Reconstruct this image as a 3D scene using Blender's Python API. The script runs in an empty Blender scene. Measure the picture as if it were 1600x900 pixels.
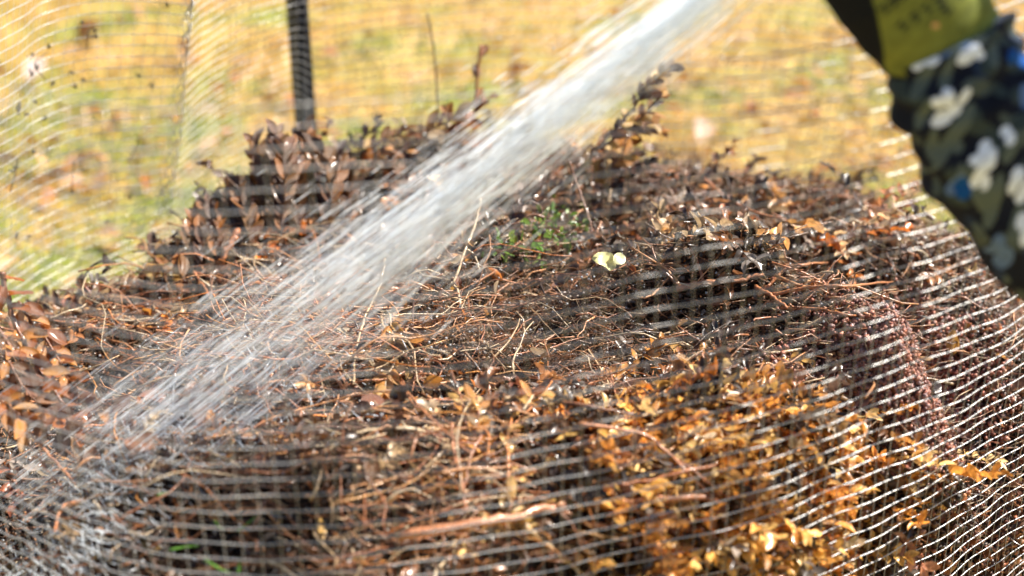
import bpy, math, random
import numpy as np
from mathutils import Vector

random.seed(7)
RNG = np.random.default_rng(11)
SC = bpy.context.scene
COL = SC.collection

# ------------------------------------------------------------------ camera
CAM_H = 1.10
PITCH = math.radians(28)
FPX = 2222.0
cam_data = bpy.data.cameras.new('camera')
cam = bpy.data.objects.new('camera', cam_data)
COL.objects.link(cam)
cam.location = (0, 0, CAM_H)
cam.rotation_euler = (math.radians(90) - PITCH, 0, 0)
cam_data.sensor_width = 36.0
cam_data.lens = 36.0 * FPX / 1600.0
cam_data.clip_start = 0.02
cam_data.clip_end = 400.0
cam_data.dof.use_dof = True
cam_data.dof.focus_distance = 1.25
cam_data.dof.aperture_fstop = 2.9
SC.camera = cam

# ------------------------------------------------------------------ world, sun, exposure
SUN_DIR = Vector((0.62, 0.28, 0.80)).normalized()
sun_el = math.asin(SUN_DIR.z)
sun_az = math.atan2(SUN_DIR.x, SUN_DIR.y)
world = bpy.data.worlds.new('World')
SC.world = world
world.use_nodes = True
wn = world.node_tree.nodes
sky = wn.new('ShaderNodeTexSky')
sky.sky_type = 'NISHITA'
sky.sun_disc = False
sky.sun_elevation = sun_el
sky.sun_rotation = sun_az
world.node_tree.links.new(sky.outputs[0], wn['Background'].inputs[0])
wn['Background'].inputs[1].default_value = 0.065
sl = bpy.data.lights.new('sun', 'SUN')
sl.energy = 5.0
sl.angle = math.radians(0.5)
sl.color = (1.0, 0.93, 0.83)
so = bpy.data.objects.new('sun', sl)
COL.objects.link(so)
so.location = (3, 2, 4)
so.rotation_euler = SUN_DIR.to_track_quat('Z', 'Y').to_euler()
SC.view_settings.view_transform = 'Standard'
SC.view_settings.look = 'None'
SC.view_settings.gamma = 1.0
SC.view_settings.exposure = 1.5
SC.cycles.max_bounces = 12
SC.cycles.diffuse_bounces = 6
SC.cycles.transparent_max_bounces = 16
SC.cycles.caustics_reflective = False
SC.cycles.caustics_refractive = False
SC.cycles.sample_clamp_indirect = 4.0

# ------------------------------------------------------------------ geometry helpers
CP, SP = math.cos(PITCH), math.sin(PITCH)


def P(px, py, d):
    """world point seen at photograph pixel (px, py) at depth d in front of the lens"""
    h = (px - 800.0) / FPX
    v = (450.0 - py) / FPX
    return np.array([d * h, d * (CP + v * SP), CAM_H + d * (-SP + v * CP)])


def Pz(px, py, z):
    """same, on the horizontal plane at world height z"""
    v = (450.0 - py) / FPX
    d = (z - CAM_H) / (-SP + v * CP)
    return P(px, py, d)


def proj(p):
    p = np.asarray(p, float)
    x, y, z = p[..., 0], p[..., 1], p[..., 2] - CAM_H
    d = y * CP - z * SP
    v = (y * SP + z * CP) / d
    return 800 + FPX * x / d, 450 - FPX * v, d


def mesh_from(name, verts, faces, cols=None, smooth=False):
    """faces: (F,k) int array or list of such arrays; cols: per-vertex (V,3)"""
    verts = np.asarray(verts, np.float32)
    fl = faces if isinstance(faces, list) else [faces]
    fl = [np.asarray(f, np.int32) for f in fl if len(f)]
    me = bpy.data.meshes.new(name)
    me.vertices.add(len(verts))
    me.vertices.foreach_set('co', verts.ravel())
    nl = sum(f.size for f in fl)
    npoly = sum(len(f) for f in fl)
    me.loops.add(nl)
    me.loops.foreach_set('vertex_index', np.concatenate([f.ravel() for f in fl]))
    me.polygons.add(npoly)
    tot = np.concatenate([np.full(len(f), f.shape[1], np.int32) for f in fl])
    start = np.concatenate([[0], np.cumsum(tot)[:-1]]).astype(np.int32)
    me.polygons.foreach_set('loop_start', start)
    if smooth:
        me.polygons.foreach_set('use_smooth', np.ones(npoly, bool))
    me.update(calc_edges=True)
    if cols is not None:
        a = me.color_attributes.new('tint', 'FLOAT_COLOR', 'POINT')
        c = np.ones((len(verts), 4), np.float32)
        c[:, :3] = cols
        a.data.foreach_set('color', c.ravel())
    me.validate()
    return me


def link(name, me, mat=None, parent=None, loc=None, label=None, cat=None, group=None, kind=None):
    o = bpy.data.objects.new(name, me)
    COL.objects.link(o)
    if mat is not None and me is not None and len(me.materials) == 0:
        me.materials.append(mat)
    if parent is not None:
        o.parent = parent
    if loc is not None:
        o.location = [float(c) for c in loc]
    for k, val in (('label', label), ('category', cat), ('group', group), ('kind', kind)):
        if val:
            o[k] = val
    return o


def norm(a):
    return a / np.maximum(np.linalg.norm(a, axis=-1, keepdims=True), 1e-9)


def tubes(Pt, R, sides=4, cols=None, cap=True, closed=False):
    """Pt (N,S,3) paths, R (N,S) radii -> verts, faces list, vertex cols"""
    N, S, _ = Pt.shape
    if closed:
        T = norm(np.roll(Pt, -1, 1) - np.roll(Pt, 1, 1))
    else:
        T = np.empty_like(Pt)
        T[:, 1:-1] = Pt[:, 2:] - Pt[:, :-2]
        T[:, 0] = Pt[:, 1] - Pt[:, 0]
        T[:, -1] = Pt[:, -1] - Pt[:, -2]
        T = norm(T)
    mean = norm(Pt[:, -1] - Pt[:, 0] + 1e-6)
    ref = np.where((np.abs(mean[:, 2:3]) < 0.8), np.array([[0, 0, 1.0]]), np.array([[1.0, 0, 0]]))
    ref = np.repeat(ref[:, None, :], S, 1)
    A = norm(np.cross(T, ref))
    B = np.cross(A, T)
    ang = np.arange(sides) * 2 * math.pi / sides
    V = Pt[:, :, None, :] + R[:, :, None, None] * (np.cos(ang)[None, None, :, None] * A[:, :, None, :] + np.sin(ang)[None, None, :, None] * B[:, :, None, :])
    V = V.reshape(-1, 3)
    base = (np.arange(N) * S * sides)[:, None, None]
    segs = S if closed else S - 1
    s = np.arange(segs)[None, :, None]
    k = np.arange(sides)[None, None, :]
    s2 = (s + 1) % S
    k2 = (k + 1) % sides
    q = np.stack([base + s * sides + k, base + s * sides + k2, base + s2 * sides + k2, base + s2 * sides + k], -1).reshape(-1, 4)
    faces = [q]
    if cap and not closed:
        b = (np.arange(N) * S * sides)[:, None]
        kk = np.arange(sides)[None, :]
        faces.append((b + kk[:, ::-1]).reshape(-1, sides))
        faces.append((b + (S - 1) * sides + kk).reshape(-1, sides))
    C = None
    if cols is not None:
        C = np.repeat(cols, S * sides, axis=0)
    faces = [f[:, ::-1] for f in faces]
    return V, faces, C


def films(Pt, R, rng):
    """thin twisted films of water along paths Pt (N,S,3)"""
    N, S, _ = Pt.shape
    T = norm(Pt[:, -1] - Pt[:, 0])
    A = norm(np.cross(T, norm(rng.normal(0, 1, (N, 3)))))
    B = np.cross(T, A)
    tw = rng.uniform(-1.2, 1.2, N)[:, None] * np.linspace(-1, 1, S)[None]
    D = np.cos(tw)[..., None] * A[:, None] + np.sin(tw)[..., None] * B[:, None]
    V = np.stack([Pt - D * R[..., None], Pt + D * R[..., None]], 2).reshape(-1, 3)
    b_ = (np.arange(N) * S * 2)[:, None]
    s_ = np.arange(S - 1)[None] * 2
    F = np.stack([b_ + s_, b_ + s_ + 1, b_ + s_ + 3, b_ + s_ + 2], -1).reshape(-1, 4)
    return V, [F], None


def join_parts(parts):
    Vs, Fs, Cs, off = [], {}, [], 0
    for V, F, C in parts:
        Vs.append(V)
        if C is not None:
            Cs.append(C)
        for f in (F if isinstance(F, list) else [F]):
            if len(f):
                Fs.setdefault(f.shape[1], []).append(f + off)
        off += len(V)
    return np.concatenate(Vs), [np.concatenate(v) for v in Fs.values()], (np.concatenate(Cs) if Cs else None)


def smooth_path(pts, n):
    """Catmull-Rom resample of a list of points"""
    p = np.asarray(pts, float)
    if len(p) == 2:
        p = np.array([p[0], (p[0] + p[1]) / 2, p[1]])
    q = np.vstack([2 * p[0] - p[1], p, 2 * p[-1] - p[-2]])
    m = len(p) - 1
    out = []
    for t in np.linspace(0, m - 1e-6, n):
        i = int(t)
        f = t - i
        a, b, c, d = q[i], q[i + 1], q[i + 2], q[i + 3]
        out.append(0.5 * (2 * b + (c - a) * f + (2 * a - 5 * b + 4 * c - d) * f * f + (-a + 3 * b - 3 * c + d) * f ** 3))
    return np.array(out)


def leaf_template(L=1.0, W=0.5, cup=0.12, bend=0.2, twist=0.0, st=5, wav=0.0, tip=1.1):
    """a leaf along +X, normal +Z: 3 columns x st rows"""
    v = []
    for i in range(st):
        t = i / (st - 1)
        w = W * 0.5 * (math.sin(math.pi * min(1, t ** tip)) ** 0.6 if 0 < t < 1 else (0.05 if t == 0 else .16))
        zc = -bend * t * t
        tw = twist * t
        for j in (-1, 0, 1):
            y = j * w
            z = cup * abs(j) * (w / (W * 0.5)) * W + wav * math.sin(t * 7 + j * 2)
            v.append((L * t, y * math.cos(tw) - z * math.sin(tw), zc + y * math.sin(tw) + z * math.cos(tw)))
    f = []
    for i in range(st - 1):
        for j in range(2):
            a = i * 3 + j
            f.append((a, a + 1, a + 4, a + 3))
    return np.array(v), np.array(f)


LEAVES = [leaf_template(1, .50, .25, .15, .2, 5), leaf_template(1, .42, .45, .30, -.5, 5), leaf_template(1, .58, .15, -.25, .6, 5),
          leaf_template(1, .36, .60, .45, 1.0, 5, .03), leaf_template(1, .62, .30, .05, -.2, 5, .05), leaf_template(1, .46, -.35, .25, .3, 5, .02),
          leaf_template(1, .52, .8, .5, -.9, 6, .05)]


def frames(n, tilt=0.9, rng=RNG, yaw=None):
    """n rotation matrices: random yaw, tilt of the normal up to about tilt rad"""
    if yaw is None:
        yaw = rng.uniform(0, 2 * math.pi, n)
    a = rng.normal(0, tilt, n)
    b = rng.normal(0, tilt, n)
    cy, sy = np.cos(yaw), np.sin(yaw)
    ca, sa = np.cos(a), np.sin(a)
    cb, sb = np.cos(b), np.sin(b)
    z = np.zeros(n)
    o = np.ones(n)
    Rz = np.stack([cy, -sy, z, sy, cy, z, z, z, o], -1).reshape(n, 3, 3)
    Ry = np.stack([ca, z, sa, z, o, z, -sa, z, ca], -1).reshape(n, 3, 3)
    Rx = np.stack([o, z, z, z, cb, -sb, z, sb, cb], -1).reshape(n, 3, 3)
    return Rz @ Ry @ Rx


def instance(tv, tf, M, pos, scale, cols):
    n = len(pos)
    V = np.einsum('nij,kj->nki', M, tv) * scale[:, None, None] + pos[:, None, :]
    k = len(tv)
    F = (tf[None] + (np.arange(n) * k)[:, None, None]).reshape(-1, tf.shape[1])
    return V.reshape(-1, 3), [F], np.repeat(cols, k, 0)


def scatter_leaves(pos, size, cols, tilt=0.9, M=None, rng=RNG):
    n = len(pos)
    if M is None:
        M = frames(n, tilt, rng)
    which = rng.integers(0, len(LEAVES), n)
    parts = []
    for i, (tv, tf) in enumerate(LEAVES):
        m = which == i
        if m.any():
            parts.append(instance(tv, tf, M[m], pos[m], size[m], cols[m]))
    return join_parts(parts)


def vnoise(x, y, seed=0):
    """cheap smooth 2-D noise in [-1, 1] (sum of rotated sines)"""
    r = np.random.default_rng(seed)
    out = np.zeros_like(x, dtype=float)
    for i in range(7):
        a = r.uniform(0, 6.283)
        f = r.uniform(0.6, 1.7)
        out = out + np.sin(f * (x * math.cos(a) + y * math.sin(a)) * 6.283 + r.uniform(0, 6.28) + 1.3 * np.sin(f * 3 * (y * math.cos(a) - x * math.sin(a))))
    return out / 4.0


# ------------------------------------------------------------------ materials
def new_mat(name):
    m = bpy.data.materials.new(name)
    m.use_nodes = True
    return m, m.node_tree.nodes, m.node_tree.links, m.node_tree.nodes['Principled BSDF']


def tint_mat(name, rough=0.4, transl=0.0, spec=0.5, mul=1.0, nscale=180.0, bump=0.0, coat=0.0, var=0.5):
    m, n, l, b = new_mat(name)
    at = n.new('ShaderNodeAttribute')
    at.attribute_name = 'tint'
    tc = n.new('ShaderNodeTexCoord')
    nz = n.new('ShaderNodeTexNoise')
    nz.inputs['Scale'].default_value = nscale
    nz.inputs['Detail'].default_value = 3
    l.new(tc.outputs['Object'], nz.inputs['Vector'])
    mr = n.new('ShaderNodeMapRange')
    mr.inputs[1].default_value = 0.3
    mr.inputs[2].default_value = 0.7
    mr.inputs[3].default_value = (1 - var) * mul
    mr.inputs[4].default_value = (1 + var * 0.6) * mul
    l.new(nz.outputs[0], mr.inputs[0])
    mx = n.new('ShaderNodeVectorMath')
    mx.operation = 'SCALE'
    l.new(at.outputs['Color'], mx.inputs[0])
    l.new(mr.outputs[0], mx.inputs['Scale'])
    l.new(mx.outputs[0], b.inputs['Base Color'])
    b.inputs['Roughness'].default_value = rough
    b.inputs['Specular IOR Level'].default_value = spec
    b.inputs['Coat Weight'].default_value = coat
    b.inputs['Coat Roughness'].default_value = 0.12
    if bump:
        bp = n.new('ShaderNodeBump')
        bp.inputs['Strength'].default_value = bump
        bp.inputs['Distance'].default_value = 0.002
        l.new(nz.outputs[0], bp.inputs['Height'])
        l.new(bp.outputs[0], b.inputs['Normal'])
    if transl:
        tr = n.new('ShaderNodeBsdfTranslucent')
        l.new(mx.outputs[0], tr.inputs[0])
        ms = n.new('ShaderNodeMixShader')
        ms.inputs[0].default_value = transl
        l.new(b.outputs[0], ms.inputs[1])
        l.new(tr.outputs[0], ms.inputs[2])
        l.new(ms.outputs[0], n['Material Output'].inputs[0])
    return m


M_LEAF = tint_mat('wet_leaf', 0.34, 0.38, 0.5, nscale=220, bump=0.35, coat=0.22)
M_TWIG = tint_mat('wet_bark', 0.42, 0.0, 0.5, nscale=400, bump=0.5, coat=0.22)
M_FIBRE = tint_mat('root_fibre', 0.5, 0.15, 0.4, nscale=90)
M_SOIL = tint_mat('soil_crumb', 0.45, 0.0, 0.4, nscale=500, bump=0.5, coat=0.1)
M_GRASS = tint_mat('grass_blade', 0.5, 0.35, 0.3, nscale=30, var=0.2)
M_FALLEN = tint_mat('dry_leaf', 0.55, 0.25, 0.3, nscale=120, var=0.3)

m, n, l, b = new_mat('heap_soil')
tc = n.new('ShaderNodeTexCoord')
nz = n.new('ShaderNodeTexNoise'); nz.inputs['Scale'].default_value = 140; nz.inputs['Detail'].default_value = 8
l.new(tc.outputs['Object'], nz.inputs['Vector'])
cr = n.new('ShaderNodeValToRGB')
cr.color_ramp.elements[0].position = .35; cr.color_ramp.elements[0].color = (.006, .004, .003, 1)
cr.color_ramp.elements[1].position = .7; cr.color_ramp.elements[1].color = (.045, .022, .013, 1)
l.new(nz.outputs[0], cr.inputs[0]); l.new(cr.outputs[0], b.inputs['Base Color'])
bp = n.new('ShaderNodeBump'); bp.inputs['Strength'].default_value = 1; bp.inputs['Distance'].default_value = .006
l.new(nz.outputs[0], bp.inputs['Height']); l.new(bp.outputs[0], b.inputs['Normal'])
b.inputs['Roughness'].default_value = .7
b.inputs['Specular IOR Level'].default_value = .25
M_HEAP = m

m, n, l, b = new_mat('galvanised_wire')
tc = n.new('ShaderNodeTexCoord')
nz = n.new('ShaderNodeTexNoise'); nz.inputs['Scale'].default_value = 60
l.new(tc.outputs['Object'], nz.inputs['Vector'])
cr = n.new('ShaderNodeValToRGB')
cr.color_ramp.elements[0].position = .35; cr.color_ramp.elements[0].color = (.34, .35, .37, 1)
cr.color_ramp.elements[1].position = .65; cr.color_ramp.elements[1].color = (.56, .55, .53, 1)
l.new(nz.outputs[0], cr.inputs[0]); l.new(cr.outputs[0], b.inputs['Base Color'])
b.inputs['Metallic'].default_value = .35
b.inputs['Roughness'].default_value = .36
M_WIRE = m

m, n, l, b = new_mat('black_post')
tc = n.new('ShaderNodeTexCoord')
nz = n.new('ShaderNodeTexNoise'); nz.inputs['Scale'].default_value = 40
l.new(tc.outputs['Object'], nz.inputs['Vector'])
cr = n.new('ShaderNodeValToRGB')
cr.color_ramp.elements[0].color = (.008, .010, .014, 1)
cr.color_ramp.elements[1].color = (.02, .024, .032, 1)
l.new(nz.outputs[0], cr.inputs[0]); l.new(cr.outputs[0], b.inputs['Base Color'])
b.inputs['Roughness'].default_value = .45
M_POST = m

m, n, l, b = new_mat('lawn_soil')
tc = n.new('ShaderNodeTexCoord')
nz = n.new('ShaderNodeTexNoise'); nz.inputs['Scale'].default_value = 6; nz.inputs['Detail'].default_value = 5; nz.inputs['Roughness'].default_value = .6
l.new(tc.outputs['Object'], nz.inputs['Vector'])
cr = n.new('ShaderNodeValToRGB')
e = cr.color_ramp.elements
e[0].position = .36; e[0].color = (0.252, 0.252, 0.051, 1)
e[1].position = .64; e[1].color = (0.429, 0.281, 0.128, 1)
x = e.new(.45); x.color = (0.311, 0.266, 0.076, 1)
x = e.new(.54); x.color = (0.414, 0.281, 0.085, 1)
l.new(nz.outputs[0], cr.inputs[0])
l.new(cr.outputs[0], b.inputs['Base Color'])
b.inputs['Roughness'].default_value = .8
M_LAWN = m

m, n, l, b = new_mat('water')
b.inputs['Base Color'].default_value = (.88, .94, 1, 1)
b.inputs['Roughness'].default_value = .12
b.inputs['IOR'].default_value = 1.33
tr = n.new('ShaderNodeBsdfTranslucent'); tr.inputs[0].default_value = (.92, .96, 1, 1)
ms = n.new('ShaderNodeMixShader'); ms.inputs[0].default_value = .55
l.new(b.outputs[0], ms.inputs[1]); l.new(tr.outputs[0], ms.inputs[2])
l.new(ms.outputs[0], n['Material Output'].inputs[0])
M_WATER = m

m, n, l, b = new_mat('water_drop')
b.inputs['Base Color'].default_value = (.9, .93, .95, 1)
b.inputs['Roughness'].default_value = .10
b.inputs['IOR'].default_value = 1.33
b.inputs['Transmission Weight'].default_value = .6
b.inputs['Coat Weight'].default_value = 1.0
b.inputs['Coat Roughness'].default_value = .08
M_DROP = m

m, n, l, b = new_mat('sleeve_cloth')
at = n.new('ShaderNodeAttribute'); at.attribute_name = 'tint'
l.new(at.outputs['Color'], b.inputs['Base Color'])
tc = n.new('ShaderNodeTexCoord')
nz = n.new('ShaderNodeTexNoise'); nz.inputs['Scale'].default_value = 900
l.new(tc.outputs['Object'], nz.inputs['Vector'])
bp = n.new('ShaderNodeBump'); bp.inputs['Strength'].default_value = .3; bp.inputs['Distance'].default_value = .001
l.new(nz.outputs[0], bp.inputs['Height']); l.new(bp.outputs[0], b.inputs['Normal'])
b.inputs['Roughness'].default_value = .85
b.inputs['Specular IOR Level'].default_value = .15
M_SLEEVE = m

m, n, l, b = new_mat('nozzle_plastic')
b.inputs['Base Color'].default_value = (.02, .02, .022, 1)
b.inputs['Roughness'].default_value = .4
tc = n.new('ShaderNodeTexCoord')
nz = n.new('ShaderNodeTexNoise'); nz.inputs['Scale'].default_value = 300
l.new(tc.outputs['Object'], nz.inputs['Vector'])
bp = n.new('ShaderNodeBump'); bp.inputs['Strength'].default_value = .1
l.new(nz.outputs[0], bp.inputs['Height']); l.new(bp.outputs[0], b.inputs['Normal'])
M_PLASTIC = m

# ------------------------------------------------------------------ plan of the wire bin
ZT, ZL = CAM_H - 0.51, CAM_H - 0.75
ZN = CAM_H - 0.556
ctrl = []   # (top xy, low xy)


def near_pt(px, py):
    q = Pz(px, py, ZN)
    ctrl.append((q[:2], q[:2]))


NB = 699
for px, dy in ((0, 0), (70, 31), (140, 56), (210, 75), (330, 92), (420, 95), (520, 90), (600, 82), (700, 69), (800, 53), (900, 34), (1000, 14), (1100, -8), (1200, -33), (1300, -62), (1400, -97), (1500, -139), (1600, -190)):
    near_pt(px, NB + dy)
r_last = ctrl[-1][0]
for q in ((.490, 1.055), (.575, 1.16), (.635, 1.29), (.655, 1.43), (.640, 1.57), (.580, 1.70)):
    ctrl.append((np.array(q), np.array(q)))
for px, py in ((1400, -22), (1300, -34), (1200, -42), (1100, -46), (1000, -48), (900, -47), (800, -43), (700, -37), (600, -27), (540, -19), (500, -12)):
    q = Pz(px, py, ZT)
    ctrl.append((q[:2], q[:2] + np.array([0.0, -0.01])))
T_SIDE = [((460, -3), (452, 222)), ((427, 6.5), (415, 238)), ((373, 23), (370, 262)), ((347, 35), (340, 279)), ((325, 48), (312, 297)), ((308, 58), (290, 313)), ((297, 68), (274, 326)),
          ((292.5, 71), (262, 335)), ((287, 71.2), (250, 341)), ((265, 70.5), (228, 350)), ((240, 70), (200, 360)), ((187, 71.5), (160, 375)), ((149, 74), (125, 390)), ((115, 80), (92, 406)), ((91, 86), (68, 419)),
          ((64, 95), (42, 434)), ((35, 115), (15, 452)), ((0, 137), (-20, 478)), ((-40, 160), (-60, 508)), ((-90, 195), (-110, 548))]
SEAM_I = None
for (a, bb) in T_SIDE:
    q1, q2 = Pz(a[0], a[1], ZT)[:2], Pz(bb[0], bb[1], ZL)[:2]
    if a[0] == 292.5:
        SEAM_I = len(ctrl)
    ctrl.append((q1, q2))
for q in ((-.625, 1.20), (-.61, 1.08), (-.55, .975), (-.46, .885)):
    ctrl.append((np.array(q), np.array(q)))
CT = np.array([c[0] for c in ctrl])
CL = np.array([c[1] for c in ctrl])
K = len(CT)


def crc(C, t):
    i = np.floor(t).astype(int) % K
    f = (t - np.floor(t))[:, None]
    a, b_, c, d = C[(i - 1) % K], C[i], C[(i + 1) % K], C[(i + 2) % K]
    # centripetal-ish: plain Catmull-Rom with damped tangents for uneven spacing
    l0 = np.linalg.norm(b_ - a, axis=1, keepdims=True); l1 = np.linalg.norm(c - b_, axis=1, keepdims=True); l2 = np.linalg.norm(d - c, axis=1, keepdims=True)
    m1 = (b_ - a) / l0 * (l1 / (l0 + l1)) + (c - b_) / l1 * (l0 / (l0 + l1))
    m2 = (c - b_) / l1 * (l2 / (l1 + l2)) + (d - c) / l2 * (l1 / (l1 + l2))
    m1, m2 = m1 * l1, m2 * l1
    h00 = 2 * f ** 3 - 3 * f ** 2 + 1; h10 = f ** 3 - 2 * f ** 2 + f; h01 = -2 * f ** 3 + 3 * f ** 2; h11 = f ** 3 - f ** 2
    return h00 * b_ + h10 * m1 + h01 * c + h11 * m2


def bin_xy(t, z):
    """plan position of bin wall at control parameter t (array) and height z (scalar or array)"""
    k = np.clip((ZT - z) / (ZT - ZL), -0.9, 1.35)
    k = np.asarray(k, float).reshape(-1, 1) if np.ndim(k) else k
    p = crc(CT, t) * (1 - k) + crc(CL, t) * k
    return p


tt = np.linspace(0, K, 6001)[:-1]
pt = bin_xy(tt, ZT)
seg = np.linalg.norm(np.roll(pt, -1, 0) - pt, axis=1)
arc = np.concatenate([[0], np.cumsum(seg)[:-1]])
PERIM = seg.sum()
MESH = 0.0127
print('perimeter', PERIM)


def t_of(s):
    return np.interp(np.mod(s, PERIM), np.append(arc, PERIM), np.append(tt, K))


def wobble(s, z):
    a = s / PERIM * 2 * math.pi
    return 0.0018 * np.sin(9 * a + 14 * z) + 0.0014 * np.sin(23 * a - 31 * z + 1) + 0.0008 * np.sin(61 * a + 50 * z)


def wall_pt(s, z):
    s = np.asarray(s, float)
    t = t_of(s)
    p = bin_xy(t, z)
    w = wobble(s, z)
    c = np.array([0.0, 1.27])
    dirc = norm(p - c)
    p = p + dirc * np.asarray(w).reshape(-1, 1)
    zz = np.broadcast_to(np.asarray(z, float), s.shape)
    zz = zz + 0.0022 * np.sin(7 * s + 3) + 0.0010 * np.sin(31 * s)
    return np.column_stack([p, zz])


RIM = CAM_H - 0.28
bin_root = link('wire_bin', None, loc=(0, 1.27, 0), label='round galvanised wire mesh bin holding the wet compost heap', cat='compost bin')


def child_mesh(name, V, F, C, mat, parent=bin_root, kind=None, label=None, smooth=True):
    V = np.asarray(V) - np.array(parent.location)
    return link(name, mesh_from(name, V, F, C, smooth), mat, parent, kind=kind, label=label)


nring = int(RIM / MESH)
ss = np.linspace(0, PERIM, 521)[:-1]
for i in range(nring + 1):
    z = RIM - i * MESH
    path = wall_pt(ss, z)[None]
    V, F, _ = tubes(path, np.full(path.shape[:2], 0.00052), 4, closed=True)
    child_mesh('horizontal_wire', V, F, None, M_WIRE)
nv = int(round(PERIM / MESH))
zs = np.linspace(RIM, 0.01, 34)
for j in range(nv):
    s = PERIM * j / nv
    path = np.concatenate([wall_pt(np.array([s]), z) for z in zs])
    c = norm(path[:, :2] - np.array([0, 1.27]))
    path[:, :2] += c * 0.0008
    V, F, _ = tubes(path[None], np.full((1, len(zs)), 0.00024), 3)
    child_mesh('vertical_wire', V, F, None, M_WIRE)
# seam: overlapping verticals laced with a coiled tie wire
s0 = float(np.interp(SEAM_I, np.append(tt, K), np.append(arc, PERIM)))
parts = []
zs2 = np.linspace(RIM, 0.35, 260)
for k_, (ds, am, r_) in enumerate(((0.000, 0.0012, .0008), (0.003, .0016, .0006), (-.003, .0012, .0006), (0.006, .002, .0005))):
    path = np.concatenate([wall_pt(np.array([s0 + ds + am * math.sin(z * 210 + k_)]), z) for z in zs2])
    path[:, 1] -= 0.001 * k_
    parts.append(tubes(path[None], np.full((1, len(zs2)), r_), 3))
zs3 = np.linspace(RIM, CAM_H - .50, 420)
coil = []
for z in zs3:
    w = wall_pt(np.array([s0 + .003]), z)[0]
    a = z * 430
    coil.append(w + np.array([.0052 * math.cos(a), .0045 * math.sin(a), .003 * math.sin(a * .5)]))
parts.append(tubes(np.array(coil)[None], np.full((1, len(zs3)), .0006), 3))
V, F, _ = join_parts(parts)
child_mesh('seam_wire', V, F, None, M_WIRE, label='vertical seam where the mesh ends are laced with coiled wire')

# ------------------------------------------------------------------ ground
gv, gf = [], []
NG = 60
xs = np.concatenate([-np.geomspace(250, 4, 12), np.linspace(-3.5, 3.5, 36), np.geomspace(4, 250, 12)])
ys = np.concatenate([-np.geomspace(60, 1, 8), np.linspace(-.5, 7, 40), np.geomspace(8, 300, 14)])
X, Y = np.meshgrid(xs, ys)
Z = 0.012 * vnoise(X * .8, Y * .8, 3)
Z = np.where(np.hypot(X, Y) > 12, 0, Z)
V = np.column_stack([X.ravel(), Y.ravel(), Z.ravel()])
nx = len(xs)
i = np.arange((len(ys) - 1) * (nx - 1))
r_, c_ = i // (nx - 1), i % (nx - 1)
a = r_ * nx + c_
F = np.column_stack([a, a + 1, a + nx + 1, a + nx])
link('lawn', mesh_from('lawn', V, F, smooth=True), M_LAWN, kind='structure')


def gz(x, y):
    return 0.012 * vnoise(x * .8, y * .8, 3)


# grass blades behind the bin
NBL = 60000
gy = RNG.uniform(1.7, 5.2, NBL)
gx = RNG.uniform(-1, 1, NBL) * (gy * .52)
dry = 1.5 * vnoise(gx * 1.6 + 3, gy * 2.6, 5) + RNG.normal(0, .35, NBL) + 0.7 - 1.5 * np.exp(-((gy - 2.2) / .7) ** 2) * (gx < 0.1)
cols = np.where((dry > 0)[:, None], np.array([.54, .345, .095]), np.array([.24, .31, .055])) * RNG.uniform(.7, 1.25, (NBL, 1))
h = RNG.uniform(.015, .05, NBL)
yaw = RNG.uniform(0, 6.28, NBL)
lean = RNG.normal(0, .9, (NBL, 2)) * h[:, None]
base = np.column_stack([gx, gy, gz(gx, gy)])
w = np.column_stack([np.cos(yaw), np.sin(yaw), 0 * yaw]) * .0022
V = np.stack([base - w, base + w, base + np.column_stack([lean, h])], 1).reshape(-1, 3)
F = np.arange(NBL * 3).reshape(-1, 3)
link('lawn_grass', mesh_from('lawn_grass', V, F, np.repeat(cols, 3, 0)), M_GRASS, label='short straw coloured and green grass on the lawn behind the bin', cat='grass', kind='stuff')
# fallen leaves on the lawn
NF = 1700
gy = RNG.uniform(1.9, 5.2, NF)
gx = RNG.uniform(-1, 1, NF) * (gy * .5)
keep = (vnoise(gx * .9, gy * .9, 8) + RNG.normal(0, .5, NF)) > 0.0
gx, gy = gx[keep], gy[keep]
pal = np.array([[.55, .24, .08], [.62, .38, .20], [.46, .20, .08], [.66, .44, .26], [.58, .30, .08]])
cols = .8 * pal[RNG.integers(0, 5, len(gx))] * RNG.uniform(.8, 1.15, (len(gx), 1))
pos = np.column_stack([gx, gy, gz(gx, gy) + .018])
V, F, C = scatter_leaves(pos, RNG.uniform(.03, .065, len(gx)), cols, .35)
link('fallen_leaves', mesh_from('fallen_leaves', V, F, C, True), M_FALLEN, label='brown and orange leaves fallen across the lawn', cat='leaves', kind='stuff')


def lone_leaf(px, py, size, col, label):
    q = Pz(px, py, .03)
    tv, tf = LEAVES[4]
    o = link('fallen_leaf', mesh_from('fallen_leaf', tv * size, tf, np.tile(col, (len(tv), 1)), True), M_FALLEN, loc=q, label=label, cat='leaf')
    o.rotation_euler = (.5, -.3, 1.2)
    return o


lone_leaf(1090, 222, .075, (.50, .34, .24), 'pale pink fallen leaf on lawn just above the right hump of the heap')
lone_leaf(40, 125, .075, (.48, .38, .34), 'whitish pink fallen leaf seen through the mesh at the far left')

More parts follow.
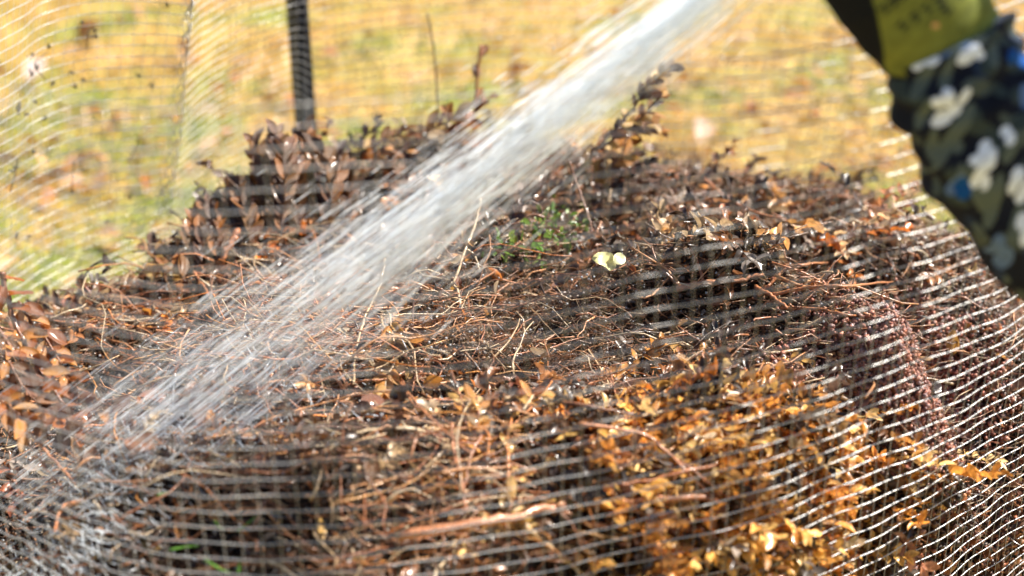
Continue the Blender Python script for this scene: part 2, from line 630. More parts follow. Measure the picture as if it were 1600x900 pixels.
# ------------------------------------------------------------------ post
q = P(470, 120, 1.93)
px_, py_ = q[0], q[1] + .015
V = []
prof = [(-.0125, -.004), (-.0125, .004), (-.004, .004), (-.004, .013), (.004, .013), (.004, .004), (.0125, .004), (.0125, -.004)]
root = link('garden_stake', None, loc=(px_, py_, 0), label='black metal stake standing upright behind the far mesh wall', cat='stake')
zz = [0, 1.18]
V = [(a * 1.15, b_, z) for z in zz for a, b_ in prof]
k8 = len(prof)
F4 = [(i, (i + 1) % k8, k8 + (i + 1) % k8, k8 + i) for i in range(k8)]
cap = [tuple(range(k8))[::-1], tuple(range(k8, 2 * k8))]
link('shaft', mesh_from('shaft', V, [np.array(F4), np.array(cap)]), M_POST, root)
for z in np.arange(.1, 1.15, .055):
    bxv = np.array([(-.003, -.0085, z - .004), (.003, -.0085, z - .004), (.003, -.004, z - .006), (-.003, -.004, z - .006), (-.003, -.0085, z + .001), (.003, -.0085, z + .001), (.003, -.004, z + .006), (-.003, -.004, z + .006)])
    bf = np.array([(0, 1, 2, 3), (4, 7, 6, 5), (0, 4, 5, 1), (1, 5, 6, 2), (2, 6, 7, 3), (3, 7, 4, 0)])
    link('stud', mesh_from('stud', bxv, bf), M_POST, root)

# ------------------------------------------------------------------ heap surface
HC = [(-120, 560, 1.42), (20, 500, 1.46), (100, 455, 1.52), (150, 455, 1.54), (205, 488, 1.58), (238, 488, 1.6), (262, 415, 1.6), (300, 355, 1.62), (350, 315, 1.66), (430, 275, 1.72), (540, 272, 1.76), (600, 230, 1.78),
      (700, 205, 1.81), (800, 215, 1.82), (900, 250, 1.82), (1000, 268, 1.80), (1060, 262, 1.78), (1120, 268, 1.77), (1200, 288, 1.74), (1300, 292, 1.71), (1380, 318, 1.67), (1430, 358, 1.62), (1500, 402, 1.5), (1570, 435, 1.38),
      (60, 560, 1.38), (200, 570, 1.38), (130, 640, 1.25), (200, 655, 1.2), (300, 490, 1.42), (400, 410, 1.5), (500, 360, 1.56), (600, 430, 1.42), (600, 320, 1.62), (700, 350, 1.52), (800, 400, 1.42), (760, 290, 1.66), (900, 335, 1.56), (900, 400, 1.43),
      (1000, 430, 1.44), (1000, 350, 1.56), (1200, 370, 1.57), (1300, 430, 1.44), (1400, 420, 1.47), (1450, 480, 1.38), (400, 520, 1.32), (700, 480, 1.33), (560, 520, 1.29),
      (930, 505, 1.285), (1100, 478, 1.325), (1200, 482, 1.32), (1100, 450, 1.46), (950, 470, 1.38), (1240, 460, 1.44), (1330, 520, 1.33), (1000, 600, 1.215), (1100, 600, 1.21), (1250, 560, 1.24), (1330, 560, 1.24), (850, 570, 1.23),
      (500, 600, 1.2), (700, 600, 1.2), (300, 650, 1.16), (400, 750, 1.06), (200, 760, 1.05), (600, 700, 1.09), (600, 800, 1.0), (750, 800, 1.0), (900, 800, .99), (1100, 750, 1.035), (1200, 650, 1.16), (1000, 700, 1.085), (850, 680, 1.12),
      (1400, 590, 1.235), (1460, 650, 1.165), (1500, 710, 1.11), (1400, 690, 1.14), (1350, 790, 1.17), (1420, 800, 1.13), (1260, 760, 1.06), (1300, 860, 1.0), (1420, 880, 1.03), (1550, 850, 1.04), (1550, 580, 1.29), (1590, 700, 1.16),
      (60, 720, 1.24), (0, 690, 1.26), (40, 810, 1.03), (100, 880, .98), (500, 890, .965), (800, 890, .955), (1200, 890, .97), (-80, 800, 1.05), (1620, 560, 1.3)]
RIMC = [(-60, 540), (20, 490), (80, 478), (140, 482), (185, 515), (215, 545), (240, 535), (262, 460), (280, 395), (305, 360), (350, 320), (400, 290), (460, 275), (510, 290), (555, 290), (575, 250), (620, 228), (700, 212), (780, 222),
        (850, 250), (920, 268), (980, 285), (1040, 268), (1100, 268), (1150, 290), (1220, 300), (1300, 300), (1360, 318), (1400, 345), (1440, 372), (1500, 415), (1560, 440), (1640, 470)]
NEARC = [(-300, 830), (-200, 850), (-100, 900), (0, 930), (100, 945), (200, 955), (300, 960), (400, 960), (500, 960), (600, 960), (700, 960), (800, 955), (900, 955), (1000, 950), (1100, 950), (1200, 945), (1300, 940), (1400, 935), (1500, 900), (1600, 860), (1680, 800)]
HCX = [c for c in HC if not (c in HC[:24])]
_t = np.linspace(0, K, 1200)[:-1]


def ray_wall(px, py, far, shrink):
    best = None
    for z_ in np.arange(.12, .62, .004):
        w3 = bin_xy(_t[::3], z_)
        w3 = np.array([0, 1.27]) + (w3 - np.array([0, 1.27])) * shrink
        w3 = np.column_stack([w3, np.full(len(w3), z_)])
        u, v, d = proj(w3)
        e_ = (u - px) ** 2 + (v - py) ** 2
        e_[(w3[:, 1] > 1.25) != far] = 1e9
        i_ = e_.argmin()
        if best is None or e_[i_] < best[0]:
            best = (e_[i_], w3[i_])
    return best[1]


_w = bin_xy(np.linspace(0, K, 721)[:-1], .43)
_c0 = np.array([0.0, 1.27])
_th = np.arctan2(_w[:, 1] - 1.27, _w[:, 0]); _o = np.argsort(_th)
_th, _rd = _th[_o], np.linalg.norm(_w - _c0, axis=1)[_o]


def in_bin(x, y, shrink=.97):
    return np.hypot(x, np.asarray(y) - 1.27) < np.interp(np.arctan2(np.asarray(y) - 1.27, x), _th, _rd, period=2 * math.pi) * shrink


HP = [q for q in (P(*c) for c in HCX) if in_bin(q[0], q[1], .95)] + [ray_wall(a, b, True, .96) for a, b in RIMC] + [ray_wall(a, b, False, .965) for a, b in NEARC]
HP = np.array(HP)


BUMPS = [(900, 525, .018, .04), (1000, 500, .040, .040), (1100, 488, .044, .040), (1200, 505, .042, .040), (1290, 560, .042, .040), (1390, 610, .048, .042), (1450, 670, .040, .042),
         (960, 448, -.055, .035), (1080, 434, -.065, .04), (1200, 440, -.065, .04), (1320, 480, -.07, .045), (1410, 525, -.07, .045), (1500, 580, -.075, .05), (860, 480, -.025, .035),
         (1350, 775, -.085, .04), (1430, 770, -.06, .04), (220, 560, -.06, .05), (150, 620, -.045, .045), (60, 700, -.05, .045), (1120, 655, .024, .05), (1180, 800, .018, .05), (1000, 628, -.035, .03), (1080, 590, -.02, .03),
         (600, 330, -.045, .05), (520, 420, -.03, .04), (560, 500, -.02, .04), (700, 610, .02, .05), (430, 640, .022, .05), (300, 600, .018, .04), (500, 740, -.018, .03), (640, 700, -.03, .03), (350, 735, -.015, .03), (780, 660, -.025, .03),
         (110, 480, .014, .03), (1280, 395, .028, .05), (1100, 380, .030, .05), (950, 360, -.025, .04), (1330, 330, -.02, .04), (780, 440, .022, .04), (700, 510, .018, .04), (800, 545, -.03, .035), (400, 290, .03, .04), (460, 260, .02, .04), (570, 280, -.045, .04), (680, 240, .02, .045), (880, 820, .02, .05), (540, 830, .02, .04)]
BP = None


def heap_z(x, y, rough=True):
    global BP
    if BP is None:
        BP = np.array([np.append(Pz(a, b_, .44)[:2], [h_, r0]) for a, b_, h_, r0 in BUMPS])
    x = np.asarray(x, float); y = np.asarray(y, float)
    sh = x.shape
    x = x.ravel(); y = y.ravel()
    z = np.empty_like(x)
    for i in range(0, len(x), 20000):
        d2 = (x[i:i + 20000, None] - HP[None, :, 0]) ** 2 + ((y[i:i + 20000, None] - HP[None, :, 1])) ** 2
        w = np.exp(-d2 / (2 * .038 ** 2)) + 2e-3 * np.exp(-d2 / (2 * .10 ** 2)) + 1e-12
        z[i:i + 20000] = (w * HP[None, :, 2]).sum(1) / w.sum(1)
        e2 = ((x[i:i + 20000, None] - BP[None, :, 0]) ** 2 + (y[i:i + 20000, None] - BP[None, :, 1]) ** 2) / (2 * (BP[None, :, 3] * .75) ** 2)
        z[i:i + 20000] += (BP[None, :, 2] * np.exp(-e2)).sum(1)
    if rough:
        z = z + .008 * vnoise(x * 6, y * 6, 21) + .010 * vnoise(x * 14, y * 14, 22) + .003 * vnoise(x * 38, y * 38, 23)
    return z.reshape(sh)


HZ_MEAN = .43
NA, NR = 300, 110
ta = t_of(np.linspace(0, PERIM, NA + 1)[:-1])
wall = bin_xy(ta, HZ_MEAN)
cen = np.array([0.0, 1.27])
rr = np.linspace(0.002, .90, NR) ** .8
G = cen + (wall[None] - cen) * rr[:, None, None]
GZ = heap_z(G[..., 0], G[..., 1]) - .012
V = np.dstack([G, GZ]).reshape(-1, 3)
skirt = []
for z in (.3, .15, -.02):
    wz = bin_xy(ta, z)
    skirt.append(np.column_stack([cen + (wz - cen) * .925, np.full(NA, z)]))
V = np.vstack([V] + skirt)
ii = np.arange((NR + 2) * NA)
r_, c_ = ii // NA, ii % NA
F = np.column_stack([r_ * NA + c_, r_ * NA + (c_ + 1) % NA, (r_ + 1) * NA + (c_ + 1) % NA, (r_ + 1) * NA + c_])
heap = link('compost_heap', None, loc=(0, 1.27, 0), label='wet brown compost heap of leaves, twigs and soil inside the wire bin', cat='compost heap')
child_mesh('soil_core', V, F, None, M_HEAP, heap)


def heap_d(px, py, up=0.0):
    """depth at which the ray through (px,py) meets the heap surface raised by up"""
    ds = np.linspace(.85, 2.0, 200)
    pts = np.array([P(px, py, d_) for d_ in ds])
    hz_ = heap_z(pts[:, 0], pts[:, 1], False) + up * 1.25 + (.006 if up > .012 else 0)
    below = np.where((pts[:, 2] < hz_) & in_bin(pts[:, 0], pts[:, 1], .955))[0]
    return ds[below[0]] if len(below) else 1.7


def random_in_bin(n, shrink=.965, dens=None, rng=RNG):
    """n random plan points inside the bin"""
    out = []
    tot = 0
    th = np.arctan2(wall[:, 1] - cen[1], wall[:, 0] - cen[0])
    rad = np.linalg.norm(wall - cen, axis=1)
    o = np.argsort(th)
    th, rad = th[o], rad[o]
    while tot < n:
        p = np.column_stack([rng.uniform(-.68, .68, 3 * n), rng.uniform(.68, 1.98, 3 * n)])
        a = np.arctan2(p[:, 1] - cen[1], p[:, 0] - cen[0])
        R = np.interp(a, th, rad, period=2 * math.pi)
        ok = np.linalg.norm(p - cen, axis=1) < R * shrink
        p = p[ok]
        if dens is not None:
            z = heap_z(p[:, 0], p[:, 1], False)
            u, v, d = proj(np.column_stack([p, z]))
            p = p[rng.uniform(0, 1, len(p)) < dens(u, v)]
        out.append(p)
        tot += len(p)
    return np.concatenate(out)[:n]


def blob(u, v, cx, cy, rx, ry):
    return np.exp(-(((u - cx) / rx) ** 2 + ((v - cy) / ry) ** 2))


PAL = {
    'gold': np.array([[.62, .34, .085], [.66, .40, .12], [.58, .25, .05], [.70, .48, .20], [.46, .22, .06]]),
    'orange': np.array([[.46, .15, .025], [.36, .11, .02], [.52, .22, .05], [.26, .08, .02], [.50, .26, .09]]),
    'brown': np.array([[.14, .052, .020], [.22, .085, .028], [.09, .036, .016], [.28, .12, .045], [.17, .08, .035]]),
    'dark': np.array([[.045, .025, .016], [.07, .035, .02], [.03, .02, .014], [.10, .05, .025]]),
    'pale': np.array([[.42, .29, .16], [.50, .38, .24], [.36, .24, .13], [.30, .20, .11]]),
    'grey': np.array([[.16, .13, .11], [.24, .20, .17], [.11, .09, .08]]),
    'bark': np.array([[.36, .14, .055], [.27, .10, .04], [.44, .21, .09], [.16, .07, .035]]),
    'rust': np.array([[.24, .08, .04], [.32, .11, .05], [.17, .06, .035], [.38, .18, .10], [.12, .05, .03]]),
    'green': np.array([[.10, .20, .03], [.16, .28, .04], [.22, .30, .06]]),
}


def pick(names, n, rng=RNG, w=None):
    names = rng.choice(names, n, p=w)
    out = np.empty((n, 3))
    for k_ in set(names):
        m_ = names == k_
        out[m_] = PAL[k_][rng.integers(0, len(PAL[k_]), m_.sum())]
    return out * rng.uniform(.75, 1.25, (n, 1))


def on_heap(p, lift=0.0):
    return np.column_stack([p, heap_z(p[:, 0], p[:, 1]) + lift])


def region_cols(pos, rng=RNG):
    """leaf colour by where it lies on the heap"""
    n_ = len(pos)
    u, v, d = proj(pos)
    gold = 11 * blob(u, v, 1120, 735, 230, 100) + 6.0 * blob(u, v, 1120, 860, 250, 70) + .9 * blob(u, v, 800, 850, 320, 80)
    pale = 1.2 * blob(u, v, 1150, 395, 200, 45) + .25
    rust = 2.4 * blob(u, v, 1500, 680, 160, 200) + .1 + 1.0 * blob(u, v, 110, 490, 100, 45)
    dark = 1.9 + .9 * blob(u, v, 250, 560, 200, 80) + 0.6 * blob(u, v, 500, 330, 200, 80)
    brown = np.full(n_, 1.4)
    orange = np.full(n_, .35) + .6 * blob(u, v, 620, 600, 160, 160) + .5 * blob(u, v, 1400, 540, 120, 60)
    grey = np.full(n_, .35)
    names = ['gold', 'pale', 'rust', 'dark', 'brown', 'orange', 'grey']
    W = np.stack([gold, pale, rust, dark, brown, orange, grey], 1)
    W = np.cumsum(W / W.sum(1, keepdims=True), 1)
    k_ = (rng.uniform(0, 1, (n_, 1)) > W).sum(1)
    out = np.empty((n_, 3))
    for i, nm in enumerate(names):
        m_ = k_ == i
        out[m_] = PAL[nm][rng.integers(0, len(PAL[nm]), m_.sum())]
    wet = np.exp(.75 * vnoise(pos[:, 0] * 7, pos[:, 1] * 7, 51) + .4 * vnoise(pos[:, 0] * 20, pos[:, 1] * 20, 52))[:, None]
    soft = np.clip(gold, 0, 1)[:, None]
    out = out * np.clip(wet * (1 - soft) + soft, .22, 1.5)
    return out * rng.uniform(.7, 1.3, (n_, 1))


# --- litter: leaves
def d_leaf(u, v):
    k_ = .26 + .9 * blob(u, v, 1180, 760, 240, 120) + .5 * blob(u, v, 1150, 395, 220, 60)
    k_ -= .9 * blob(u, v, 1050, 545, 210, 75) + .7 * blob(u, v, 1400, 650, 140, 120)
    return np.clip(k_, .03, 1)


p = random_in_bin(15000, .975, d_leaf)
pos = on_heap(p, 0) + np.column_stack([np.zeros((len(p), 2)), RNG.uniform(-.006, .016, len(p))])
V, F, C = scatter_leaves(pos, RNG.uniform(.004, .012, len(p)) + .010 * RNG.uniform(0, 1, len(p)) ** 4, region_cols(pos), .75)
child_mesh('leaf_litter', V, F, C * 1.0, M_LEAF, heap, kind='stuff', smooth=True)


def rand_twigs(pos, L, r, cols, S=6, sides=4, rise=.32, bend=.4, rng=RNG, yaw=None):
    n_ = len(pos)
    yaw = rng.uniform(0, 6.283, n_) if yaw is None else yaw
    el = rng.normal(0, rise, n_)
    D = np.column_stack([np.cos(yaw) * np.cos(el), np.sin(yaw) * np.cos(el), np.sin(el)])
    Bv = norm(rng.normal(0, 1, (n_, 3)))
    B2 = norm(rng.normal(0, 1, (n_, 3)))
    t = np.linspace(-.5, .5, S)
    path = pos[:, None] + L[:, None, None] * (D[:, None] * t[None, :, None] + bend * Bv[:, None] * (t ** 2 - .12)[None, :, None] + .06 * B2[:, None] * np.sin(t * 9 + 1)[None, :, None])
    R = r[:, None] * (1 - .55 * (t + .5))[None]
    return tubes(path, R, sides, cols)


def mix_yaw(n_, rng=RNG):
    return np.where(rng.uniform(0, 1, n_) < .45, rng.normal(.15, .35, n_), rng.uniform(0, 6.28, n_))


# --- litter: fine twigs
p = random_in_bin(7500, .95)
pos = on_heap(p, 0) + np.column_stack([np.zeros((len(p), 2)), RNG.uniform(.0, .02, len(p))])
V, F, C = rand_twigs(pos, RNG.uniform(.02, .075, len(p)), RNG.uniform(.0004, .0013, len(p)), pick(['bark', 'bark', 'brown', 'brown', 'dark', 'pale'], len(p)), 6, 4, yaw=mix_yaw(len(p)))
child_mesh('twig_litter', V, F, C, M_TWIG, heap, kind='stuff')


p = random_in_bin(900, .93, lambda u, v: np.clip(blob(u, v, 950, 830, 350, 110) + .35 * blob(u, v, 420, 560, 260, 120), 0, 1))
pos = on_heap(p, 0) + np.column_stack([np.zeros((len(p), 2)), RNG.uniform(.008, .03, len(p))])
V, F, C = rand_twigs(pos, RNG.uniform(.05, .15, len(p)), RNG.uniform(.0005, .0013, len(p)), pick(['bark', 'bark', 'orange', 'pale'], len(p)), 9, 4, rise=.18, yaw=np.where(RNG.uniform(0, 1, len(p)) < .6, RNG.normal(.25, .3, len(p)), RNG.normal(-.7, .35, len(p))))
child_mesh('long_twig_litter', V, F, C, M_TWIG, heap, kind='stuff')

# --- root fibres
def d_fib(u, v):
    k_ = .32 + 1.4 * blob(u, v, 1050, 545, 240, 80) + .5 * blob(u, v, 300, 540, 220, 90)
    return np.clip(k_, 0, 1)


p = random_in_bin(42000, .96, d_fib)
pos = on_heap(p, 0) + np.column_stack([np.zeros((len(p), 2)), np.abs(RNG.normal(0, .006, len(p)))])
V, F, C = rand_twigs(pos, RNG.uniform(.012, .05, len(p)), RNG.uniform(.00012, .00028, len(p)), pick(['bark', 'brown', 'dark', 'grey', 'dark', 'brown', 'pale'], len(p)) * .8, 4, 3, rise=.45, bend=.9, yaw=mix_yaw(len(p)))
child_mesh('root_fibres', V, F, C, M_FIBRE, heap, kind='stuff')

# --- crumbs
octv = np.array([(1, 0, 0), (0, 1, 0), (-1, 0, 0), (0, -1, 0), (0, 0, .8), (0, 0, -.8)], float) * np.array([1, .8, 1])
octf = np.array([(0, 1, 4), (1, 2, 4), (2, 3, 4), (3, 0, 4), (1, 0, 5), (2, 1, 5), (3, 2, 5), (0, 3, 5)])


def d_crumb(u, v):
    return np.clip(.28 + 1.4 * blob(u, v, 1420, 670, 150, 120) + .8 * blob(u, v, 1500, 850, 150, 90) + .3 * blob(u, v, 1050, 550, 250, 60) + .6 * blob(u, v, 1500, 560, 90, 80), 0, 1)


p = random_in_bin(60000, .98, d_crumb)
pos = on_heap(p, 0) + np.column_stack([np.zeros((len(p), 2)), RNG.uniform(-.008, .005, len(p))])
u, v, d = proj(pos)
cr_ = 1.25 * np.where(((u > 1200) & (v > 480))[:, None], pick(['rust', 'rust', 'brown', 'dark', 'grey'], len(p)), pick(['brown', 'dark', 'grey'], len(p)))
V, F, C = instance(octv, octf, frames(len(p), 1.5), pos, RNG.uniform(.0012, .0040, len(p)), cr_)
child_mesh('soil_crumbs', V, F, C, M_SOIL, heap, kind='stuff', smooth=False)

# the reddish crumbly soil on the right shoulder
PAL['redsoil'] = np.array([[.38, .14, .09], [.28, .10, .06], [.48, .22, .15], [.16, .06, .045], [.36, .22, .20]])
p = random_in_bin(26000, .965, lambda u, v: np.clip(1.5 * blob(u, v, 1375, 640, 135, 100), 0, 1) ** 1.5)
pos = on_heap(p, 0) + np.column_stack([np.zeros((len(p), 2)), RNG.uniform(.000, .015, len(p))])
V, F, C = instance(octv, octf, frames(len(p), 1.5), pos, RNG.uniform(.0012, .0040, len(p)), pick(['redsoil'], len(p)))
child_mesh('red_soil', V, F, C, M_SOIL, heap, kind='stuff', smooth=False)

# fill up the wall side so that the mesh holds debris, all round
n_ = 42000
s_ = np.concatenate([RNG.uniform(0, PERIM, 9000), RNG.uniform(0, 1, n_ - 9000) * PERIM * .42])
z_ = RNG.uniform(.08, .52, n_)
w_ = bin_xy(t_of(s_), z_)
w_ = cen + (w_ - cen) * (.925 + .06 * RNG.uniform(0, 1, (n_, 1)) ** 1.3)
hz = heap_z(w_[:, 0], w_[:, 1])
ok = z_ < hz + .004
pos = np.column_stack([w_, z_])[ok]
h1 = len(pos) // 2
V, F, C = scatter_leaves(pos[:h1], RNG.uniform(.005, .014, h1), pick(['rust', 'brown', 'dark', 'bark', 'rust'], h1), 1.4)
child_mesh('side_litter', V, F, C, M_LEAF, heap, kind='stuff')
pos = pos[h1:]
V, F, C = instance(octv, octf, frames(len(pos), 1.5), pos, RNG.uniform(.0015, .0055, len(pos)), pick(['rust', 'rust', 'brown', 'dark'], len(pos)))
child_mesh('side_crumbs', V, F, C, M_SOIL, heap, kind='stuff', smooth=False)

# --- sprays of small leaves on thin stems, thrown on the heap
def d_spray(u, v):
    k_ = .10 + 1.0 * blob(u, v, 1180, 760, 240, 120) + .8 * blob(u, v, 1150, 390, 220, 50) + .35 * blob(u, v, 420, 320, 200, 90)
    k_ -= .9 * blob(u, v, 1050, 545, 210, 80) + .9 * blob(u, v, 1400, 650, 150, 120)
    return np.clip(k_, .01, 1)


n_ = 2900
p = np.vstack([random_in_bin(1100, .96, d_spray), random_in_bin(1800, .955, lambda u, v: np.clip(blob(u, v, 1100, 715, 210, 80) + .8 * blob(u, v, 1120, 850, 200, 70), 0, 1) ** 1.5)])
pos = on_heap(p, .006) + np.column_stack([np.zeros((n_, 2)), RNG.uniform(0, .012, n_)])
u, v, d = proj(pos)
flow = 3.3 * vnoise(p[:, 0] * 3, p[:, 1] * 3, 31) + RNG.normal(0, .5, n_)
flow = np.where((u > 1000) & (v > 560), RNG.normal(-.25, .5, n_), flow)
el = RNG.normal(.10, .30, n_) + .15 * (v < 330)
D = np.column_stack([np.cos(flow) * np.cos(el), np.sin(flow) * np.cos(el), np.sin(el)])
Sd = norm(np.cross(D, np.array([0, 0, 1.0]) + RNG.normal(0, .3, (n_, 3))))
U = np.cross(Sd, D)
L_ = RNG.uniform(.035, .075, n_) * np.where(np.arange(n_) > 1100, .72, 1.0)
cbase = region_cols(pos)
tq = np.linspace(0, 1, 6)
sag = -.35 * L_ * RNG.uniform(-.3, 1, n_)
path = pos[:, None] + D[:, None] * (L_[:, None] * tq)[..., None] + U[:, None] * (sag[:, None] * tq ** 2)[..., None]
parts = [tubes(path, np.full((n_, 6), .0006) * (1.2 - .6 * tq), 3, cbase * .6)]
nod = 7
for j in range(nod):
    t_ = (j + .7) / nod
    q0 = pos + D * (L_ * t_)[:, None] + U * (sag * t_ ** 2)[:, None]
    for sd in (-1, 1):
        m_ = RNG.uniform(0, 1, n_) < .85
        dl = norm(D * .8 + Sd * sd * .75 + U * RNG.normal(.15, .4, (n_, 1)) + RNG.normal(0, .25, (n_, 3)))[m_]
        nn = norm(U + np.array([.25, 0, .35]) + RNG.normal(0, .4, (n_, 3)))[m_]
        nn = norm(nn - dl * (nn * dl).sum(1, keepdims=True))
        M_ = np.stack([dl, np.cross(nn, dl), nn], 2)
        cc_ = cbase[m_] * RNG.uniform(.7, 1.35, (m_.sum(), 1))
        parts.append(scatter_leaves(q0[m_], (L_[m_] * .17 + .004) * RNG.uniform(.7, 1.2, m_.sum()), cc_, M=M_))
V, F, C = join_parts(parts)
child_mesh('spray_litter', V, F, C * 1.2, M_LEAF, heap, kind='stuff', smooth=True)

# --- individually built large leaves (parts)
leaf_meshes = []
lr = np.random.default_rng(5)
for i in range(24):
    tv, tf = leaf_template(1, lr.uniform(.4, .6), lr.uniform(-.3, .6), lr.uniform(-.2, .5), lr.uniform(-.8, .8), 7, lr.uniform(0, .05))
    kind_ = ['gold', 'orange', 'brown', 'pale', 'gold', 'brown'][i % 6]
    c_ = PAL[kind_][i % len(PAL[kind_])] * .85
    mid = np.tile(c_, (len(tv), 1)); mid[1::3] *= 1.25; mid[0::3] *= .85
    me = mesh_from('leaf', tv, tf, mid, True)
    me.materials.append(M_LEAF)
    leaf_meshes.append((kind_, me))


def place_leaf(me, pos, size, M=None, parent=heap, rng=lr, label=None):
    o = bpy.data.objects.new('leaf', me)
    COL.objects.link(o)
    o.parent = parent
    pl = parent.location
    o.location = (pos[0] - pl[0], pos[1] - pl[1], pos[2] - pl[2])
    if M is None:
        o.rotation_euler = (rng.normal(0, .6), rng.normal(0, .5), rng.uniform(0, 6.28))
    else:
        from mathutils import Matrix
        o.rotation_euler = Matrix([[float(c) for c in r] for r in M]).to_euler()
    o.scale = (size, size, size)
    if label:
        o['label'] = label
    return o


p = random_in_bin(236, .95, lambda u, v: np.where((u > -20) & (u < 1620) & (v < 920), .10 + .9 * blob(u, v, 1180, 760, 230, 120) + .5 * blob(u, v, 1150, 395, 200, 50) + .4 * blob(u, v, 700, 620, 140, 60), 0))
pos = on_heap(p, .012)
u, v, d = proj(pos)
for i in range(len(p)):
    reg = 'gold' if (u[i] > 950 and v[i] > 620) else None
    cands = [m_ for m_ in leaf_meshes if (m_[0] == reg if reg else True)]
    place_leaf(cands[lr.integers(0, len(cands))][1], pos[i], lr.uniform(.013, .026))

# broad flat brown leaves lying among the small ones
for i in range(8):
    tv, tf = leaf_template(1, lr.uniform(.55, .8), lr.uniform(-.25, .3), lr.uniform(-.2, .35), lr.uniform(-.6, .6), 8, lr.uniform(.02, .05), .8)
    c_ = [(.24, .10, .06), (.34, .17, .10), (.16, .08, .05), (.42, .20, .10)][i % 4]
    mid = np.tile(c_, (len(tv), 1)).astype(float); mid[1::3] *= 1.3
    me = mesh_from('leaf', tv, tf, mid, True)
    me.materials.append(M_LEAF)
    leaf_meshes.append(('broad', me))
p = random_in_bin(14, .9, lambda u, v: np.clip(blob(u, v, 400, 650, 200, 60), 0, 1) ** 2)
pos = np.vstack([on_heap(p, .016), [P(258, 690, heap_d(258, 690, .012)), P(430, 678, heap_d(430, 678, .012)), P(405, 705, heap_d(405, 705, .012)), P(240, 702, heap_d(240, 702, .014))]])
bl = [m_[1] for m_ in leaf_meshes if m_[0] == 'broad']
for i in range(len(pos)):
    place_leaf(bl[i % 8], pos[i], lr.uniform(.018, .030))

# --- individually built sticks (parts)
p = random_in_bin(240, .88, lambda u, v: np.where((u > -20) & (u < 1620) & (v < 930), .3 + .6 * (v > 560), 0))
pos = on_heap(p, .014)
cols = pick(['bark', 'bark', 'pale', 'brown'], len(p))
yw = mix_yaw(len(p))
for i in range(len(p)):
    q = pos[i]
    V, F, C = rand_twigs(np.zeros((1, 3)), np.array([RNG.uniform(.05, .13)]), np.array([RNG.uniform(.0008, .0019)]), cols[i:i + 1], 9, 5, rise=.14, yaw=yw[i:i + 1])
    o = link('stick', mesh_from('stick', V, F, C, True), M_TWIG, heap)
    o.location = (q[0], q[1] - 1.27, q[2])

# ------------------------------------------------------------------ branches as things
BR_RNG = np.random.default_rng(19)


def to_world(path, up):
    out = []
    if len(path[0]) == 3 and 1.2 < path[0][2] < 1.5:
        low = max(path, key=lambda q: q[1])
        dl = heap_d(low[0], low[1], .016) - low[2]
        if abs(dl) < .2:
            path = [(q[0], q[1], q[2] + dl) for q in path]
    for q in path:
        if len(q) == 3:
            out.append(P(*q))
        else:
            out.append(P(q[0], q[1], heap_d(q[0], q[1], up)))
    return np.array(out)


def branch(label, stems, colour='bark', leaves=None, up=.015, name='branch', cat='branch', group=None, knots=True):
    """stems: list of (pixel path, radius0, radius1). leaves: dict(n, size, pal, spread, along)"""
    worlds = [to_world(s[0], up) for s in stems]
    base = worlds[0][0]
    root = link(name, None, loc=base, label=label, cat=cat, group=group)
    cb = PAL[colour]
    for k_, (s, w_) in enumerate(zip(stems, worlds)):
        n_ = max(12, int(6 * len(w_)))
        path = smooth_path(w_, n_)
        t = np.linspace(0, 1, n_)
        R = s[1] * (1 - t) + s[2] * t
        if knots:
            R = R * (1 + .16 * np.sin(t * 37 + k_) * (BR_RNG.uniform(.3, 1, n_)))
            path = path + BR_RNG.normal(0, s[1] * .22, path.shape)
        C = cb[k_ % len(cb)][None] * np.ones((1, 3))
        V, F, C = tubes((path - base)[None], R[None], 7, C)
        link('stem', mesh_from('stem', V, F, C, True), M_TWIG, root)
        if leaves and k_ < leaves.get('stems', 99):
            nl = leaves['n']
            for j in range(nl):
                tl = leaves.get('start', .1) + (1 - leaves.get('start', .1)) * (j + .5) / nl
                idx = min(n_ - 2, int(tl * (n_ - 1)))
                q = path[idx]
                T = norm(path[idx + 1] - path[idx])
                side = 1 if j % 2 else -1
                rnd = norm(BR_RNG.normal(0, 1, 3))
                lat = norm(np.cross(T, norm(np.array([0, -.5, 1.0]) + .7 * rnd))) * side
                D = norm(T * leaves.get('fwd', .8) + lat * leaves.get('spread', .7) + leaves.get('upw', .0) * np.array([0, 0, 1]))
                N = norm(np.cross(D, norm(np.cross(np.array([0, -.4, 1.0]) + .8 * rnd, D))))
                N = norm(rnd * .5 + np.array([.1, -.5, .9])); N = norm(N - D * N.dot(D))
                Bv = np.cross(N, D)
                M = np.stack([D, Bv, N], 1)
                cands = [m_ for m_ in leaf_meshes if m_[0] in leaves['pal']]
                place_leaf(cands[BR_RNG.integers(0, len(cands))][1], q, leaves['size'] * BR_RNG.uniform(.7, 1.2), M, root)
    return root


